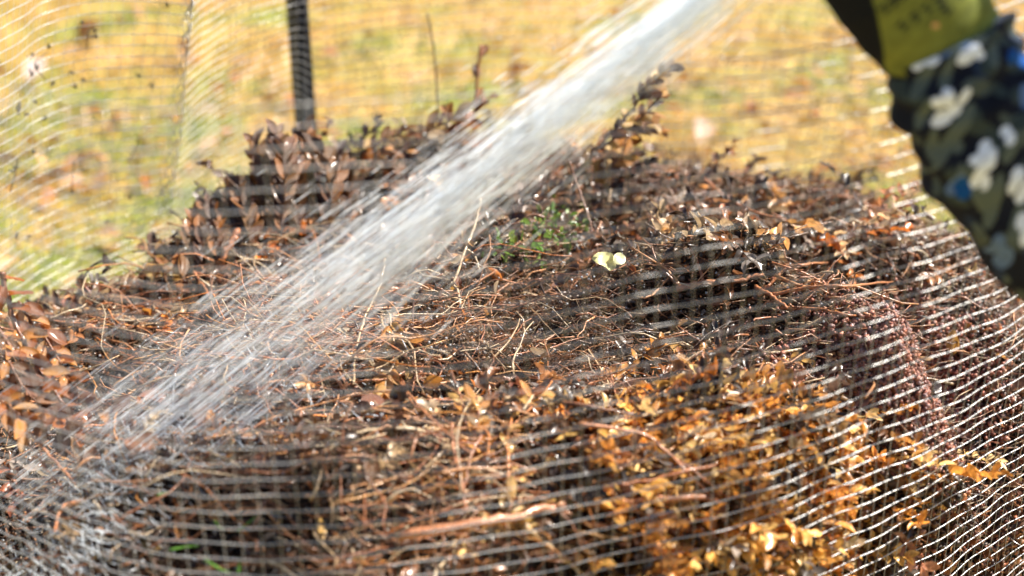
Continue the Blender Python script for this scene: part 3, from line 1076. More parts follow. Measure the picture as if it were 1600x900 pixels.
mm = .001
branch('thick forked orange-brown branch lying across the bottom centre of the heap',
       [([(625, 838), (760, 815), (880, 792), (960, 786), (1070, 778), (1170, 790)], 3.4 * mm, 2.2 * mm),
        ([(875, 796), (935, 765), (1010, 752), (1100, 730), (1200, 718)], 2.4 * mm, 1.2 * mm),
        ([(872, 793), (905, 765), (960, 742), (985, 715), (1003, 698)], 1.9 * mm, .9 * mm),
        ([(868, 796), (890, 815), (915, 845), (940, 880), (955, 905)], 1.4 * mm, .9 * mm),
        ([(880, 800), (930, 820), (1000, 826), (1080, 835), (1160, 850)], 1.6 * mm, .9 * mm)], up=.040)
branch('bare pale brown stick running down to the bottom edge below the forked branch', [([(818, 820), (860, 855), (890, 880), (935, 910)], 2.4 * mm, 1.7 * mm)], up=.036, colour='pale')
branch('long thin reddish twig arching down through the golden leaves to the bottom edge', [([(905, 662), (1000, 677), (1040, 705), (1077, 740), (1133, 807), (1180, 895)], 1.6 * mm, 1.1 * mm), ([(1040, 705), (1095, 745), (1150, 790), (1210, 850)], 1.3 * mm, .8 * mm)], up=.040)
branch('slender purple-brown twig slanting above the heap left of centre', [([(625, 598), (655, 635), (700, 678), (740, 712)], 1.1 * mm, .7 * mm)], up=.03)
branch('pair of crossed upright twigs in front of the centre of the heap', [([(706, 662), (708, 700), (722, 755), (728, 800)], 1.2 * mm, 1.0 * mm), ([(752, 680), (735, 715), (726, 760)], 1.1 * mm, .9 * mm)], up=.025)
branch('short bright orange stem standing upright below small yellow leaves', [([(795, 755), (794, 720), (792, 690), (800, 650)], 1.7 * mm, .9 * mm)], up=.02, colour='orange', leaves=dict(n=8, size=.014, pal=('gold', 'pale'), start=.4))
branch('stout pinkish root-like branch with forks right of the centre', [([(1060, 450), (1100, 442), (1150, 438), (1192, 428)], 3.0 * mm, 1.6 * mm), ([(1100, 442), (1088, 405), (1078, 385)], 1.6 * mm, .9 * mm), ([(1065, 448), (1040, 420), (1000, 395), (975, 378)], 1.4 * mm, .7 * mm), ([(1060, 446), (1030, 415), (1018, 385)], 1.6 * mm, .8 * mm)], up=.02)
branch('curved bare stick ending in a wet glint right of the centre', [([(1185, 462), (1200, 447), (1227, 422), (1260, 413), (1294, 410)], 1.7 * mm, 1.2 * mm)], up=.02)
branch('long straight brown stick lying level across the right side', [([(1205, 460), (1260, 450), (1330, 446), (1395, 440)], 1.8 * mm, 1.0 * mm)], up=.018)
branch('dark brown stick stub pointing down right beside the root-like branch', [([(1180, 448), (1205, 462), (1230, 482)], 2.2 * mm, 1.5 * mm)], up=.02)
branch('second level stick just below the long straight brown one', [([(1215, 482), (1270, 482), (1340, 494), (1400, 492)], 1.6 * mm, .8 * mm)], up=.012)
branch('thin dark twig lying over the far right hump of the heap', [([(1100, 280), (1130, 305), (1165, 325), (1228, 346)], 2.0 * mm, 1.1 * mm)], up=.03)
branch('wet purple twig hanging down to the pale yellow leaf', [([(888, 250, 1.38), (900, 285, 1.38), (915, 325, 1.37), (924, 360, 1.36), (921, 392, 1.36)], 1.5 * mm, .9 * mm), ([(924, 360, 1.36), (940, 368, 1.35), (955, 388, 1.35)], .8 * mm, .6 * mm)], up=.05, colour='brown')
branch('thin pale stick crossing the right edge of the water jet', [([(752, 310, 1.40), (742, 350, 1.39), (728, 390, 1.37), (708, 445, 1.35)], 1.5 * mm, 1.2 * mm), ([(728, 388, 1.37), (742, 400, 1.37), (750, 425, 1.36)], .9 * mm, .6 * mm)], colour='pale', leaves=dict(n=3, size=.014, pal=('orange', 'pale'), stems=1, start=.5))
branch('curved pale stick standing in the water jet left of the centre', [([(602, 405, 1.33), (592, 450, 1.31), (570, 495, 1.29), (556, 550, 1.26), (552, 600, 1.22)], 1.2 * mm, 1.1 * mm), ([(548, 398, 1.36), (575, 420, 1.34), (592, 432, 1.32)], 1.2 * mm, .9 * mm)], colour='pale')
branch('reddish upright stem with a small leaf above the far side of the heap', [([(738, 220, 1.72), (742, 170, 1.70), (746, 120, 1.69), (751, 70, 1.68)], 1.4 * mm, 2.2 * mm), ([(741, 180, 1.7), (752, 168, 1.7), (764, 152, 1.7)], 1.0 * mm, .8 * mm)], leaves=dict(n=4, size=.022, pal=('orange', 'brown'), start=.1, fwd=1.0))
branch('thin dark upright twig rising above the heap left of the reddish stem', [([(684, 190, 1.74), (682, 130, 1.73), (678, 80, 1.72), (668, 20, 1.71)], 1.1 * mm, 1.0 * mm)], colour='dark')
branch('thin curled brown stalk bending over the low mound at far left', [([(128, 440, 1.45), (140, 420, 1.45), (155, 409, 1.45), (174, 408, 1.45)], .9 * mm, 1.3 * mm)], colour='dark')
branch('short thick pink-brown stick standing tilted on the left slope', [([(344, 412, 1.46), (358, 385, 1.46), (372, 358, 1.47)], 3.4 * mm, 3.6 * mm)])
branch('light brown twig tangle left of the water jet', [([(303, 425), (320, 450), (335, 475), (370, 495)], 1.5 * mm, .9 * mm), ([(305, 425), (345, 438), (390, 446), (402, 425)], 1.1 * mm, .7 * mm), ([(325, 460), (345, 462), (350, 480)], .9 * mm, .6 * mm)], up=.02)
branch('long bare brown twig running down right at the lower left corner', [([(15, 632, 1.12), (45, 675, 1.11), (85, 720, 1.10), (120, 758, 1.09)], 1.5 * mm, 1.1 * mm)], up=.02)
branch('second bare twig beside the long one at the lower left corner', [([(25, 662, 1.13), (50, 702, 1.12), (78, 740, 1.11), (100, 768, 1.10)], 1.4 * mm, 1.0 * mm)], up=.02)
branch('small leaning twig in the splash at the lower left', [([(40, 815), (58, 795), (75, 775)], 1.5 * mm, .9 * mm)], up=.02)
branch('pale thin twig with small leaves left of the golden leaf mass', [([(788, 622), (820, 618), (850, 620), (875, 630)], 1.2 * mm, .8 * mm), ([(818, 640), (830, 622), (835, 615)], 1.0 * mm, .7 * mm)], up=.028, colour='pale', leaves=dict(n=5, size=.014, pal=('orange', 'gold')))
branch('long brown twig above the golden leaves with its tip to the right', [([(875, 628), (915, 634), (960, 642), (1000, 650)], 1.5 * mm, 1.0 * mm)], up=.028, colour='brown')

# leafy branches
L_ORG = dict(n=14, size=.021, pal=('orange',), start=.05, fwd=.75, spread=.75)
LB = [([(2, 425, 1.16), (12, 470, 1.16), (30, 520, 1.15), (62, 580, 1.14), (100, 632, 1.13)], 2.6, 'thickest dark leafy branch running down from the left edge'),
      ([(28, 470, 1.17), (58, 520, 1.17), (85, 565, 1.16), (125, 612, 1.14)], 1.4, 'leafy branch with the brightest orange leaves on the left heap'),
      ([(-25, 480, 1.15), (15, 540, 1.14), (55, 600, 1.13), (105, 655, 1.12), (180, 702, 1.10)], 1.8, 'leafy branch ending in a bare tip on the wet ground at left'),
      ([(-40, 540, 1.14), (0, 590, 1.13), (50, 635, 1.12), (100, 672, 1.11), (150, 700, 1.10)], 1.5, 'lower leafy branch trailing dull brown leaves at the left edge'),
      ([(-30, 505, 1.14), (10, 560, 1.13), (40, 610, 1.12), (80, 650, 1.11)], 1.3, 'leafy branch between the thick one and the lower one at left'),
      ([(60, 510, 1.17), (90, 560, 1.16), (105, 590, 1.15), (140, 640, 1.13), (205, 645, 1.12)], 1.2, 'outermost orange leafy branch with a pale curved tip at left'),
      ([(-50, 600, 1.12), (-10, 620, 1.11), (20, 640, 1.10), (48, 668, 1.10)], 1.2, 'short leafy branch poking in from the left edge above the bare twigs')]
for path, r_, lab in LB:
    branch(lab, [(path, r_ * mm, r_ * .6 * mm)], 'brown', dict(n=16, size=.020, pal=('orange', 'brown') if 'dull' in lab or 'between' in lab else ('orange',), start=.03, fwd=.7, spread=.8), name='leafy_branch', cat='leafy branch')

DARKB = [(300, 400, 302, 335, 12), (325, 395, 322, 320, 12), (352, 390, 350, 305, 12), (375, 380, 372, 290, 14), (402, 370, 400, 225, 16), (425, 360, 432, 205, 16), (452, 350, 450, 230, 16), (478, 345, 478, 200, 16), (500, 350, 505, 235, 14), (530, 350, 528, 240, 12), (345, 420, 300, 370, 12), (275, 430, 235, 385, 10)]
BLAB = ['leftmost upright brown-leaved shoot', 'second upright brown-leaved shoot from the left', 'third upright brown-leaved shoot from the left', 'fourth upright brown-leaved shoot from the left', 'tall upright shoot left of the stake', 'tallest dark shoot just left of the stake',
        'shorter dark shoot between the two tall ones', 'dark shoot standing in front of the stake', 'dark shoot just right of the stake', 'rightmost upright dark shoot before the gap', 'low shoot leaning left with yellowish leaves', 'lowest shoot reaching towards the green gap at left']
PAL['shoot'] = PAL['dark']
for i in range(10):
    tv, tf = leaf_template(1, lr.uniform(.35, .5), lr.uniform(.1, .6), lr.uniform(-.1, .4), lr.uniform(-.6, .6), 6, .02)
    c_ = [(.10, .045, .02), (.16, .06, .02), (.30, .11, .02), (.07, .03, .02), (.22, .10, .03)][i % 5]
    me = mesh_from('leaf', tv, tf, np.tile(c_, (len(tv), 1)), True)
    me.materials.append(M_LEAF)
    leaf_meshes.append(('shoot', me))
for (x0, y0, x1, y1, nl), lab in zip(DARKB, BLAB):
    d0 = 1.55 + .04 * math.sin(x0)
    lo = 'yellowish' in lab or 'green gap' in lab
    branch(lab + ' at the back of the heap', [([(x0, y0 + 20, d0), ((x0 + x1) / 2 + 4, (y0 + y1) / 2, d0 + .01), (x1, y1, d0 + .02)], 1.5 * mm, .7 * mm), ([(x0 + 14, y0 + 10, d0 - .02), ((x0 + x1) / 2 + 16, (y0 + y1) / 2 + 10, d0 - .01), (x1 + 12, y1 + 28, d0)], 1.3 * mm, .6 * mm)], 'dark',
           dict(n=int(nl * 1.7), size=.023, pal=('gold', 'shoot') if lo else ('shoot',), fwd=1.1, spread=.6, start=.05), name='leafy_shoot', cat='leafy shoot', group='upright leafy shoots at the back of the heap')

branch('slanting leafy branch sticking out above the heap right of the water jet', [([(880, 290, 1.60), (930, 240, 1.59), (975, 205, 1.58), (1005, 180, 1.57), (1035, 148, 1.56)], 2.4 * mm, 1.0 * mm), ([(900, 270, 1.6), (960, 235, 1.6), (1000, 205, 1.6), (1030, 195, 1.6)], 2.0 * mm, 1.0 * mm),
       ([(930, 235, 1.57), (985, 175, 1.56), (1012, 135, 1.55), (1050, 100, 1.54)], 1.2 * mm, .9 * mm), ([(900, 300, 1.58), (950, 262, 1.58), (990, 235, 1.58)], 1.6 * mm, .8 * mm)], 'brown', dict(n=20, size=.019, pal=('shoot', 'brown', 'shoot', 'gold'), fwd=.9, spread=.8), name='leafy_branch', cat='leafy branch')
branch('peach coloured leaf cluster on the crest left of the water jet', [([(640, 225, 1.68), (670, 205, 1.67), (700, 190, 1.66), (712, 178, 1.66)], 1.4 * mm, .8 * mm), ([(700, 250, 1.66), (705, 215, 1.65), (735, 190, 1.65)], 1.2 * mm, .8 * mm)], 'brown', dict(n=10, size=.026, pal=('pale', 'orange')), name='leafy_branch', cat='leafy branch')
branch('mossy green-brown sprig on the crest above the gap', [([(560, 240, 1.66), (585, 225, 1.66), (620, 212, 1.66), (650, 210, 1.66)], 1.3 * mm, .8 * mm), ([(575, 260, 1.65), (600, 240, 1.65), (640, 235, 1.65)], 1.3 * mm, .8 * mm)], 'dark', dict(n=12, size=.020, pal=('shoot', 'brown', 'gold')), name='leafy_branch', cat='leafy branch')
branch('small sprig of glowing amber leaves left of the centre', [([(608, 490, 1.27), (615, 530, 1.25), (628, 565, 1.24), (650, 590, 1.22)], 1.1 * mm, .7 * mm), ([(620, 560, 1.24), (605, 590, 1.22), (600, 620, 1.21)], 1.0 * mm, .6 * mm)], 'pale', dict(n=13, size=.016, pal=('gold', 'pale', 'orange')), name='leafy_branch', cat='leafy branch')
branch('thin stems with pale leaves pointing up at the centre', [([(735, 700, 1.07), (728, 660, 1.09), (722, 630, 1.1), (716, 606, 1.11)], 1.1 * mm, .7 * mm), ([(740, 690, 1.07), (748, 650, 1.08), (745, 620, 1.09)], 1.0 * mm, .6 * mm)], 'bark', dict(n=11, size=.014, pal=('gold', 'pale')), name='leafy_branch', cat='leafy branch')

# boxwood sprays on the right front
SPR = [([(1040, 700), (1090, 680), (1150, 665), (1200, 668)], 'uppermost'), ([(1110, 735), (1160, 712), (1215, 700), (1275, 700)], 'dull tan'), ([(1180, 700), (1230, 705), (1290, 712), (1335, 715)], 'long'), ([(1300, 722), (1350, 722), (1400, 735), (1430, 752)], 'far right arching'),
       ([(1100, 790), (1150, 770), (1210, 760), (1280, 770)], 'broad'), ([(1130, 830), (1190, 810), (1250, 800), (1300, 815)], 'bright yellow'), ([(1180, 880), (1230, 855), (1290, 850), (1340, 870)], 'lowest bright'), ([(1000, 650), (1050, 640), (1100, 625), (1150, 610)], 'crest'),
       ([(1060, 660), (1110, 640), (1160, 632), (1185, 615)], 'upper short'), ([(1210, 740), (1250, 760), (1300, 775), (1320, 800)], 'drooping'), ([(960, 720), (1010, 700), (1060, 700), (1110, 715)], 'left'), ([(1250, 650), (1300, 655), (1340, 668)], 'small olive')]
WHERE = {'uppermost': 'just under the crest of the golden mass', 'dull tan': 'in the middle of the golden mass', 'long': 'reaching right over the dark hollow', 'far right arching': 'hanging over the dark hollow', 'broad': 'beneath the tan sprays',
         'bright yellow': 'left of the dark hollow', 'lowest bright': 'at the bottom edge', 'crest': 'on the crest below the matted root clump', 'upper short': 'pointing up beside the upright leaf', 'drooping': 'sagging into the dark hollow', 'left': 'next to the forked branch', 'small olive': 'on the reddish crumbly soil'}
for path, lab in SPR:
    stems = [(path, 1.1 * mm, .6 * mm), ([(x + 8, y + 16) for x, y in path], 1.0 * mm, .6 * mm)]
    branch('%s spray of small golden leaves %s' % (lab, WHERE[lab]), stems, 'pale', dict(n=15, size=.0165, pal=('gold', 'pale') if 'tan' in lab or 'arch' in lab or 'olive' in lab or lab == 'long' else ('gold',), fwd=.9, spread=.65), up=.022, name='leaf_spray', cat='leaf spray', group='golden leaf sprays on the right front of the heap')
for px, py in ((1165, 600), (1120, 612)):
    q = P(px, py, heap_d(px, py + 14, .01))
    tv, tf = leaf_template(.021, .010, .002, .003, .3, 7)
    tv = tv[:, [2, 1, 0]] * np.array([-1, 1, 1])
    o = link('leaf', mesh_from('leaf', tv, tf, np.tile((.55, .33, .13), (len(tv), 1)), True), M_LEAF, heap)
    o.location = (q[0], q[1] - 1.27, q[2] - .006)
    o.rotation_euler = (.1, .2, .9)

# pale yellow leaf, held by the hanging twig
parts = []
tv, tf = leaf_template(.024, .018, .22, .004, .5, 7, .0025)
o = link('yellow_leaf', mesh_from('yellow_leaf', tv, tf, np.tile((.86, .80, .36), (len(tv), 1)), True), M_LEAF, loc=P(926, 402, heap_d(935, 408, .026)), label='pale yellow wet leaf at the end of the hanging purple twig', cat='leaf')
o.rotation_euler = (.42, .35, 0.1)
tv2, tf2 = leaf_template(.014, .012, .1, .001, -.2, 6, .001)
o2 = link('lobe', mesh_from('lobe', tv2, tf2, np.tile((.92, .88, .50), (len(tv2), 1)), True), M_LEAF, o)
o2.location = (.018, -.002, .004); o2.rotation_euler = (.3, -.2, .6)

# green weeds behind the centre
gp, gl, gc = [], [], []
for cx, cy, n_ in ((795, 385, 18), (850, 350, 26), (880, 365, 18), (905, 345, 16), (835, 398, 10), (865, 330, 12)):
    for _ in range(n_):
        x, y = cx + RNG.normal(0, 16), cy + RNG.normal(0, 9)
        dd = heap_d(x, y, .017)
        gp.append(P(x, y, dd))
gp = np.array(gp)
V, F, C = scatter_leaves(gp, RNG.uniform(.007, .014, len(gp)), pick(['green'], len(gp)) * .9, .9)
link('green_weeds', mesh_from('green_weeds', V, F, C, True), M_LEAF, label='patch of small fresh green leaves on the heap below the water jet', cat='weeds', kind='stuff')
# green grass blades at bottom left, each a thing of its own
for k_, (path, where) in enumerate([([(335, 812), (342, 822), (350, 828)], 'shortest curled blade of green grass near the splash'), ([(372, 830), (395, 812), (408, 800)], 'long slanting blade of green grass right of the splash'), ([(245, 775), (262, 770), (272, 768)], 'flat blade of green grass beside the splash'),
                                    ([(372, 895), (374, 880), (373, 872)], 'upright blade of green grass at the bottom edge'), ([(265, 860), (290, 855), (310, 853)], 'low blade of green grass lying on brown litter'), ([(320, 875), (345, 890), (360, 895)], 'lowest bent blade of green grass')]):
    w_ = to_world(path, .02)
    pth = smooth_path(w_, 8)
    V, F, C = tubes((pth - w_[0])[None], np.linspace(.0014, .0004, 8)[None], 3, np.array([[.14, .30, .05]]))
    link('grass_blade', mesh_from('grass_blade', V, F, C, True), M_GRASS, loc=w_[0], label=where, cat='grass blade')

# debris caught in the mesh wall at the left
SPECK = [(150, 52), (152, 45), (75, 75), (60, 103), (52, 85), (50, 110), (122, 135), (128, 120), (85, 130), (30, 162), (28, 168), (56, 155), (42, 178), (73, 183), (22, 268), (26, 262), (55, 235), (110, 110), (135, 32), (257, 4), (243, 133), (218, 117), (118, 297), (25, 365), (42, 372), (200, 310), (255, 296), (165, 345)]
sp_me = []
for k_ in range(5):
    r2 = np.random.default_rng(k_)
    prt = [instance(octv * np.array([1.6, .7, 1]), octf, frames(4, 1.5, r2), r2.normal(0, .0016, (4, 3)), r2.uniform(.0008, .0020, 4), np.tile((.03, .022, .018), (4, 1)))]
    prt.append(rand_twigs(np.zeros((3, 3)), r2.uniform(.006, .016, 3), np.full(3, .0003), np.tile((.05, .03, .02), (3, 1)), 5, 3, rise=1.2, rng=r2))
    V, F, C = join_parts(prt)
    me = mesh_from('plant_speck', V, F, C)
    me.materials.append(M_TWIG)
    sp_me.append(me)


def wall_at(px, py):
    """point on the far-left wall seen at a pixel"""
    best, bd = None, 1e9
    for z in np.arange(.25, RIM, .006):
        w3 = wall_pt(SG, z)
        u, v, d = proj(w3)
        e_ = (u - px) ** 2 + (v - py) ** 2
        e_[w3[:, 1] < 1.27] = 1e9
        i_ = e_.argmin()
        if e_[i_] < bd:
            bd, best = e_[i_], w3[i_]
    return best


SG = np.linspace(0, PERIM, 500)[:-1]
for k_, (px, py) in enumerate(SPECK):
    q = wall_at(px, py)
    o = bpy.data.objects.new('plant_speck', sp_me[k_ % 5])
    COL.objects.link(o)
    o.location = q - np.array([0, .0015, 0])
    o.rotation_euler = (k_, k_ * 1.7, k_ * .6)
    o['label'] = 'dark speck of plant debris caught in the wire mesh at the left'
    o['category'] = 'debris'
    o['group'] = 'debris specks caught in the left mesh'
for path, lab in (([(218, 205), (212, 225), (200, 250)], 'dark straw caught upright in the left mesh near the seam'), ([(150, 38), (140, 48), (133, 70)], 'thin dark stalk caught high in the left mesh'), ([(72, 80), (58, 100), (72, 125)], 'bent dark stalk with a curl caught in the left mesh'), ([(30, 245), (24, 270), (18, 300)], 'dark clotted stalk low in the mesh by the left edge'), ([(120, 250), (116, 280), (113, 300)], 'short brown straw caught low in the left mesh')):
    w_ = np.array([wall_at(*q) for q in path]) - np.array([0, .002, 0])
    V, F, C = tubes((smooth_path(w_, 9) - w_[0])[None], np.full((1, 9), .0006), 4, np.array([[.05, .03, .02]]))
    link('straw', mesh_from('straw', V, F, C, True), M_TWIG, loc=w_[0], label=lab, cat='straw')

# ------------------------------------------------------------------ person: arm in a printed sleeve and an olive glove
def tube_skin(path, rads, nseg, nsides, squash=1.0, wr=None):
    """smooth skin along a path; returns grid verts (nseg, nsides, 3) and frames"""
    pc = smooth_path(path, nseg)
    rc = smooth_path(np.column_stack([rads, rads, rads]), nseg)[:, 0]
    T = norm(np.gradient(pc, axis=0))
    A = norm(np.cross(T, np.array([0, 1.0, 0])))     # in-picture side direction
    B = np.cross(T, A)
    ang = np.linspace(0, 2 * math.pi, nsides, endpoint=False)
    t = np.linspace(0, 1, nseg)
    R = rc[:, None] * np.ones(nsides)[None]
    if wr is not None:
        R = R * (1 + wr(t[:, None], ang[None]))
    G_ = pc[:, None] + R[..., None] * (np.cos(ang)[None, :, None] * A[:, None] + squash * np.sin(ang)[None, :, None] * B[:, None])
    return G_, pc, rc


def grid_faces(ns, nk):
    i_ = np.arange((ns - 1) * nk)
    r1, c1 = i_ // nk, i_ % nk
    return np.column_stack([r1 * nk + c1, r1 * nk + (c1 + 1) % nk, (r1 + 1) * nk + (c1 + 1) % nk, (r1 + 1) * nk + c1])


person = link('person', None, loc=P(1480, 70, .86), label='arm of a person in a dark floral sleeve and olive glove reaching over the bin', cat='person')
ax = [P(1478, 68, .86), P(1510, 140, .865), P(1552, 215, .87), (P(1606, 285, .875)), P(1725, 385, .88), P(1900, 520, .89), P(2100, 690, .90)]
rd = [.0385, .0440, .0470, .0500, .0560, .0600, .0620]


def wrk(t, a):
    fold = .07 * np.sin(t * 62 + 1.7 * np.sin(a * 2 + 1) + a) * np.exp(-t * 2.5) + .05 * np.sin(t * 27 + 2 * np.cos(a + .5)) + .02 * np.sin(5 * a + t * 30)
    return fold


G_, pc, rc = tube_skin(ax, rd, 420, 220, .85, wrk)
# flare in at the cuff
V = G_.reshape(-1, 3)
u, v, d = proj(V)
SU, SV = u.reshape(G_.shape[:2]), v.reshape(G_.shape[:2])
base_c = np.array([.005, .007, .014])
cols = np.tile(base_c, (len(V), 1)) * (1 + .3 * vnoise(V[:, 0] * 30, V[:, 2] * 30, 4))[:, None].clip(.5, 1.6)
front = V[:, 1] < (np.repeat(pc[:, 1], G_.shape[1]))


def surf_pt(px, py):
    e_ = (u - px) ** 2 + (v - py) ** 2
    e_[~front] = 1e12
    return V[e_.argmin()]


def paint(px, py, rx, ry, ang, col, all_round=False):
    """printed ellipse on the cloth around the surface point seen at (px,py); rx, ry in pixels of the photograph"""
    c0 = surf_pt(px, py)
    k_ = .866 / FPX
    dv = V - c0
    xx = dv[:, 0] / k_
    yy = -(dv[:, 2] * CP + dv[:, 1] * SP) / k_
    dd = np.linalg.norm(dv, axis=1)
    ca, sa = math.cos(ang), math.sin(ang)
    a_ = (xx * ca + yy * sa) / rx
    b_ = (-xx * sa + yy * ca) / ry
    m_ = (a_ * a_ + b_ * b_ < 1) & (dd < .04)
    cols[m_] = np.array(col) * (.9 + .2 * ((V[m_, 0] * 1e4).astype(int) % 3 / 2))[:, None]


WHT = (.58, .64, .74); SAGE = (.070, .090, .080); BLU = (.002, .050, .20); NAVY = (.015, .025, .05); DSG = (.028, .040, .038)
pr = random.Random(3)
# background foliage print everywhere on the sleeve (repeats round the arm)
cand = RNG.integers(0, len(V), 190)
for ci in cand:
    c0 = V[ci]
    dv = V - c0
    dist = np.linalg.norm(dv, axis=1)
    near_ = dist < .022
    T0 = norm(RNG.normal(0, 1, 3))
    al = dv[near_] @ T0
    rest = np.linalg.norm(dv[near_] - al[:, None] * T0, axis=1)
    sz = RNG.uniform(.008, .017)
    inside = (al / sz) ** 2 + (rest / (sz * .34)) ** 2 < 1
    idx = np.where(near_)[0][inside]
    cc_ = [SAGE, DSG, DSG, NAVY, (.05, .065, .06)][RNG.integers(0, 5)]
    cols[idx] = cc_
back = ~front
for ci in RNG.integers(0, len(V), 70):
    if front[ci] and u[ci] < 1640:
        continue
    c0 = V[ci]
    dv = V - c0
    cc_ = [WHT, WHT, BLU][RNG.integers(0, 3)]
    for a_ in range(5):
        off = norm(RNG.normal(0, 1, 3)) * .006
        cols[np.linalg.norm(dv - off, axis=1) < .0042] = cc_
for s_ in [(1440, 128, 9, 30, .45), (1478, 118, 8, 26, .2), (1452, 105, 8, 22, .3), (1505, 195, 9, 34, .35), (1480, 225, 9, 40, .3), (1553, 315, 10, 42, .0), (1600, 190, 22, 12, -.4), (1560, 60, 24, 10, .3), (1580, 45, 20, 9, .5), (1530, 60, 20, 9, -.2), (1560, 140, 16, 9, .7), (1545, 110, 13, 8, .2), (1592, 75, 16, 8, .3), (1440, 180, 7, 22, .2), (1455, 230, 7, 26, -.2), (1500, 285, 7, 28, -.2), (1590, 350, 9, 34, .1), (1580, 235, 9, 22, .4)]:
    paint(*s_, SAGE if s_[3] > 20 else DSG)
flowers = [[(1484, 152, 8, 16, -.3), (1506, 152, 7, 13, .4), (1466, 160, 11, 7, .5), (1474, 184, 12, 11, 0), (1492, 172, 9, 9, 0), (1464, 192, 9, 7, .3)],
           [(1540, 232, 8, 14, .2), (1527, 250, 9, 9, 0), (1545, 256, 9, 12, .3), (1530, 275, 8, 17, .2), (1552, 240, 6, 10, 0), (1540, 285, 6, 12, 0)],
           [(1525, 76, 10, 8, .5), (1512, 88, 11, 11, 0), (1505, 92, 9, 9, 0), (1530, 86, 9, 7, 0)],
           [(1450, 79, 12, 12, 0)], [(1431, 91, 8, 10, 0)], [(1592, 275, 10, 14, 0), (1600, 300, 9, 18, .3), (1582, 292, 7, 12, 0)], [(1598, 345, 8, 14, 0), (1604, 370, 8, 16, 0)],
           [(1572, 205, 7, 9, .3), (1580, 215, 7, 11, 0)]]
for fl in flowers:
    for e_ in fl:
        paint(*e_, WHT)
for s_ in [(1584, 88, 10, 13, .5), (1598, 95, 12, 14, -.2), (1492, 290, 9, 15, .2), (1504, 296, 10, 18, -.4), (1562, 380, 7, 15, -.3), (1570, 402, 8, 17, -.3), (1602, 150, 9, 20, 0), (1466, 66, 8, 7, 0), (1500, 55, 9, 6, 0)]:
    paint(*s_, BLU if s_[2] > 9 else (.08, .13, .24))
F = grid_faces(*G_.shape[:2])
k_ = G_.shape[1]
caps = np.array([list(range(k_))[::-1], list(range(len(V) - k_, len(V)))])
child_mesh('sleeve', V, [F, caps], cols, M_SLEEVE, person, label='black sleeve printed with white flowers, sage leaves and blue petals')

# glove gauntlet + palm
gx_ = [P(1486, 80, .857), P(1462, 52, .855), P(1430, 18, .85), P(1398, -25, .845), P(1370, -75, .842), P(1350, -115, .842), P(1338, -140, .842)]
gr = [.0350, .0368, .0375, .0385, .0400, .0380, .020]
G2, pc2, rc2 = tube_skin(gx_, gr, 260, 200, .72, lambda t, a: .012 * np.sin(t * 40 + a) * (t < .5))
V2 = G2.reshape(-1, 3)
u2, v2, d2 = proj(V2)
ANG = np.tile(np.linspace(0, 2 * math.pi, G2.shape[1], endpoint=False), G2.shape[0])
side = ((V2 - np.repeat(pc2, G2.shape[1], 0)) @ np.array([1.0, 0, .0])) / np.repeat(rc2, G2.shape[1])
olive = np.array([.125, .14, .028])
cg = np.tile(olive, (len(V2), 1)) * (1 + .18 * vnoise(V2[:, 0] * 60, V2[:, 2] * 60, 9))[:, None].clip(.7, 1.4)
TT = np.repeat(np.linspace(0, 1, G2.shape[0]), G2.shape[1])
blk = (side + .10 * np.sin(TT * 9) < -.58 + 0.10 * TT)
cg[blk] = (.004, .005, .007)
fr2 = V2[:, 1] < np.repeat(pc2[:, 1], G2.shape[1])


def paint2(px, py, rx, ry, ang, col):
    ca, sa = math.cos(ang), math.sin(ang)
    xx, yy = u2 - px, v2 - py
    a_ = (xx * ca + yy * sa) / rx
    b_ = (-xx * sa + yy * ca) / ry
    cg[(np.maximum(abs(a_), abs(b_)) < 1) & fr2] = col


INK = (.014, .018, .012)
# two rows of small worn dark lettering, unreadable in the photograph: letter strokes only
for (x0, y0, x1, y1, n_) in ((1382, 14, 1408, -6, 3), (1410, 40, 1468, 2, 4), (1478, 16, 1500, -8, 2)):
    for i_ in range(n_):
        f_ = i_ / max(1, n_ - 1)
        cx, cy = x0 + (x1 - x0) * f_, y0 + (y1 - y0) * f_
        for q_ in (-1, 1):
            paint2(cx + q_ * 4.5, cy + q_ * 3, 2.4, 7.5, .65, INK)
        paint2(cx, cy, 5.0, 2.0, .65, INK)
        if i_ % 2:
            paint2(cx + 3, cy - 6, 5.0, 2.0, .65, INK)
paint2(1462, 40, 5, 4, .5, (.50, .28, .12))
F2 = grid_faces(*G2.shape[:2])
k_ = G2.shape[1]
caps = np.array([list(range(k_))[::-1], list(range(len(V2) - k_, len(V2)))])
child_mesh('glove', V2, [F2, caps], cg, M_SLEEVE, person, label='olive green work glove with a black palm side and worn dark lettering')
# fingers and thumb curled round the nozzle (above the frame)
HB = P(1345, -125, .842)
noz_dir = norm(P(1120, -20, .885) - P(1335, -188, .862))
NZ0 = P(1335, -188, .862) + np.array([0, -.002, .012])
for k_, (o_, L_) in enumerate((((-.030, -.002, .000), 1.0), ((-.010, .000, .010), 1.08), ((.010, .0, .014), 1.0), ((.028, .0, .010), .82))):
    st = HB + np.array(o_) * np.array([1, 1, 1])
    pth = np.array([st, st + np.array([-.012, .002, .022]) * L_, st + np.array([-.022, .022, .040]) * L_, st + np.array([-.012, .042, .036]) * L_, st + np.array([.002, .050, .020]) * L_])
    Gf, _, _ = tube_skin(pth, [.0115, .0112, .0108, .0100, .0075], 30, 16, 1.0)
    Vf = Gf.reshape(-1, 3)
    child_mesh('finger', Vf, [grid_faces(30, 16), np.array([list(range(16))[::-1], list(range(len(Vf) - 16, len(Vf)))])], np.tile((.012, .013, .016), (len(Vf), 1)), M_SLEEVE, person)
st = P(1335, -60, .85)
pth = np.array([st, st + np.array([-.028, .004, .012]), st + np.array([-.042, .018, .026]), st + np.array([-.044, .030, .044])])
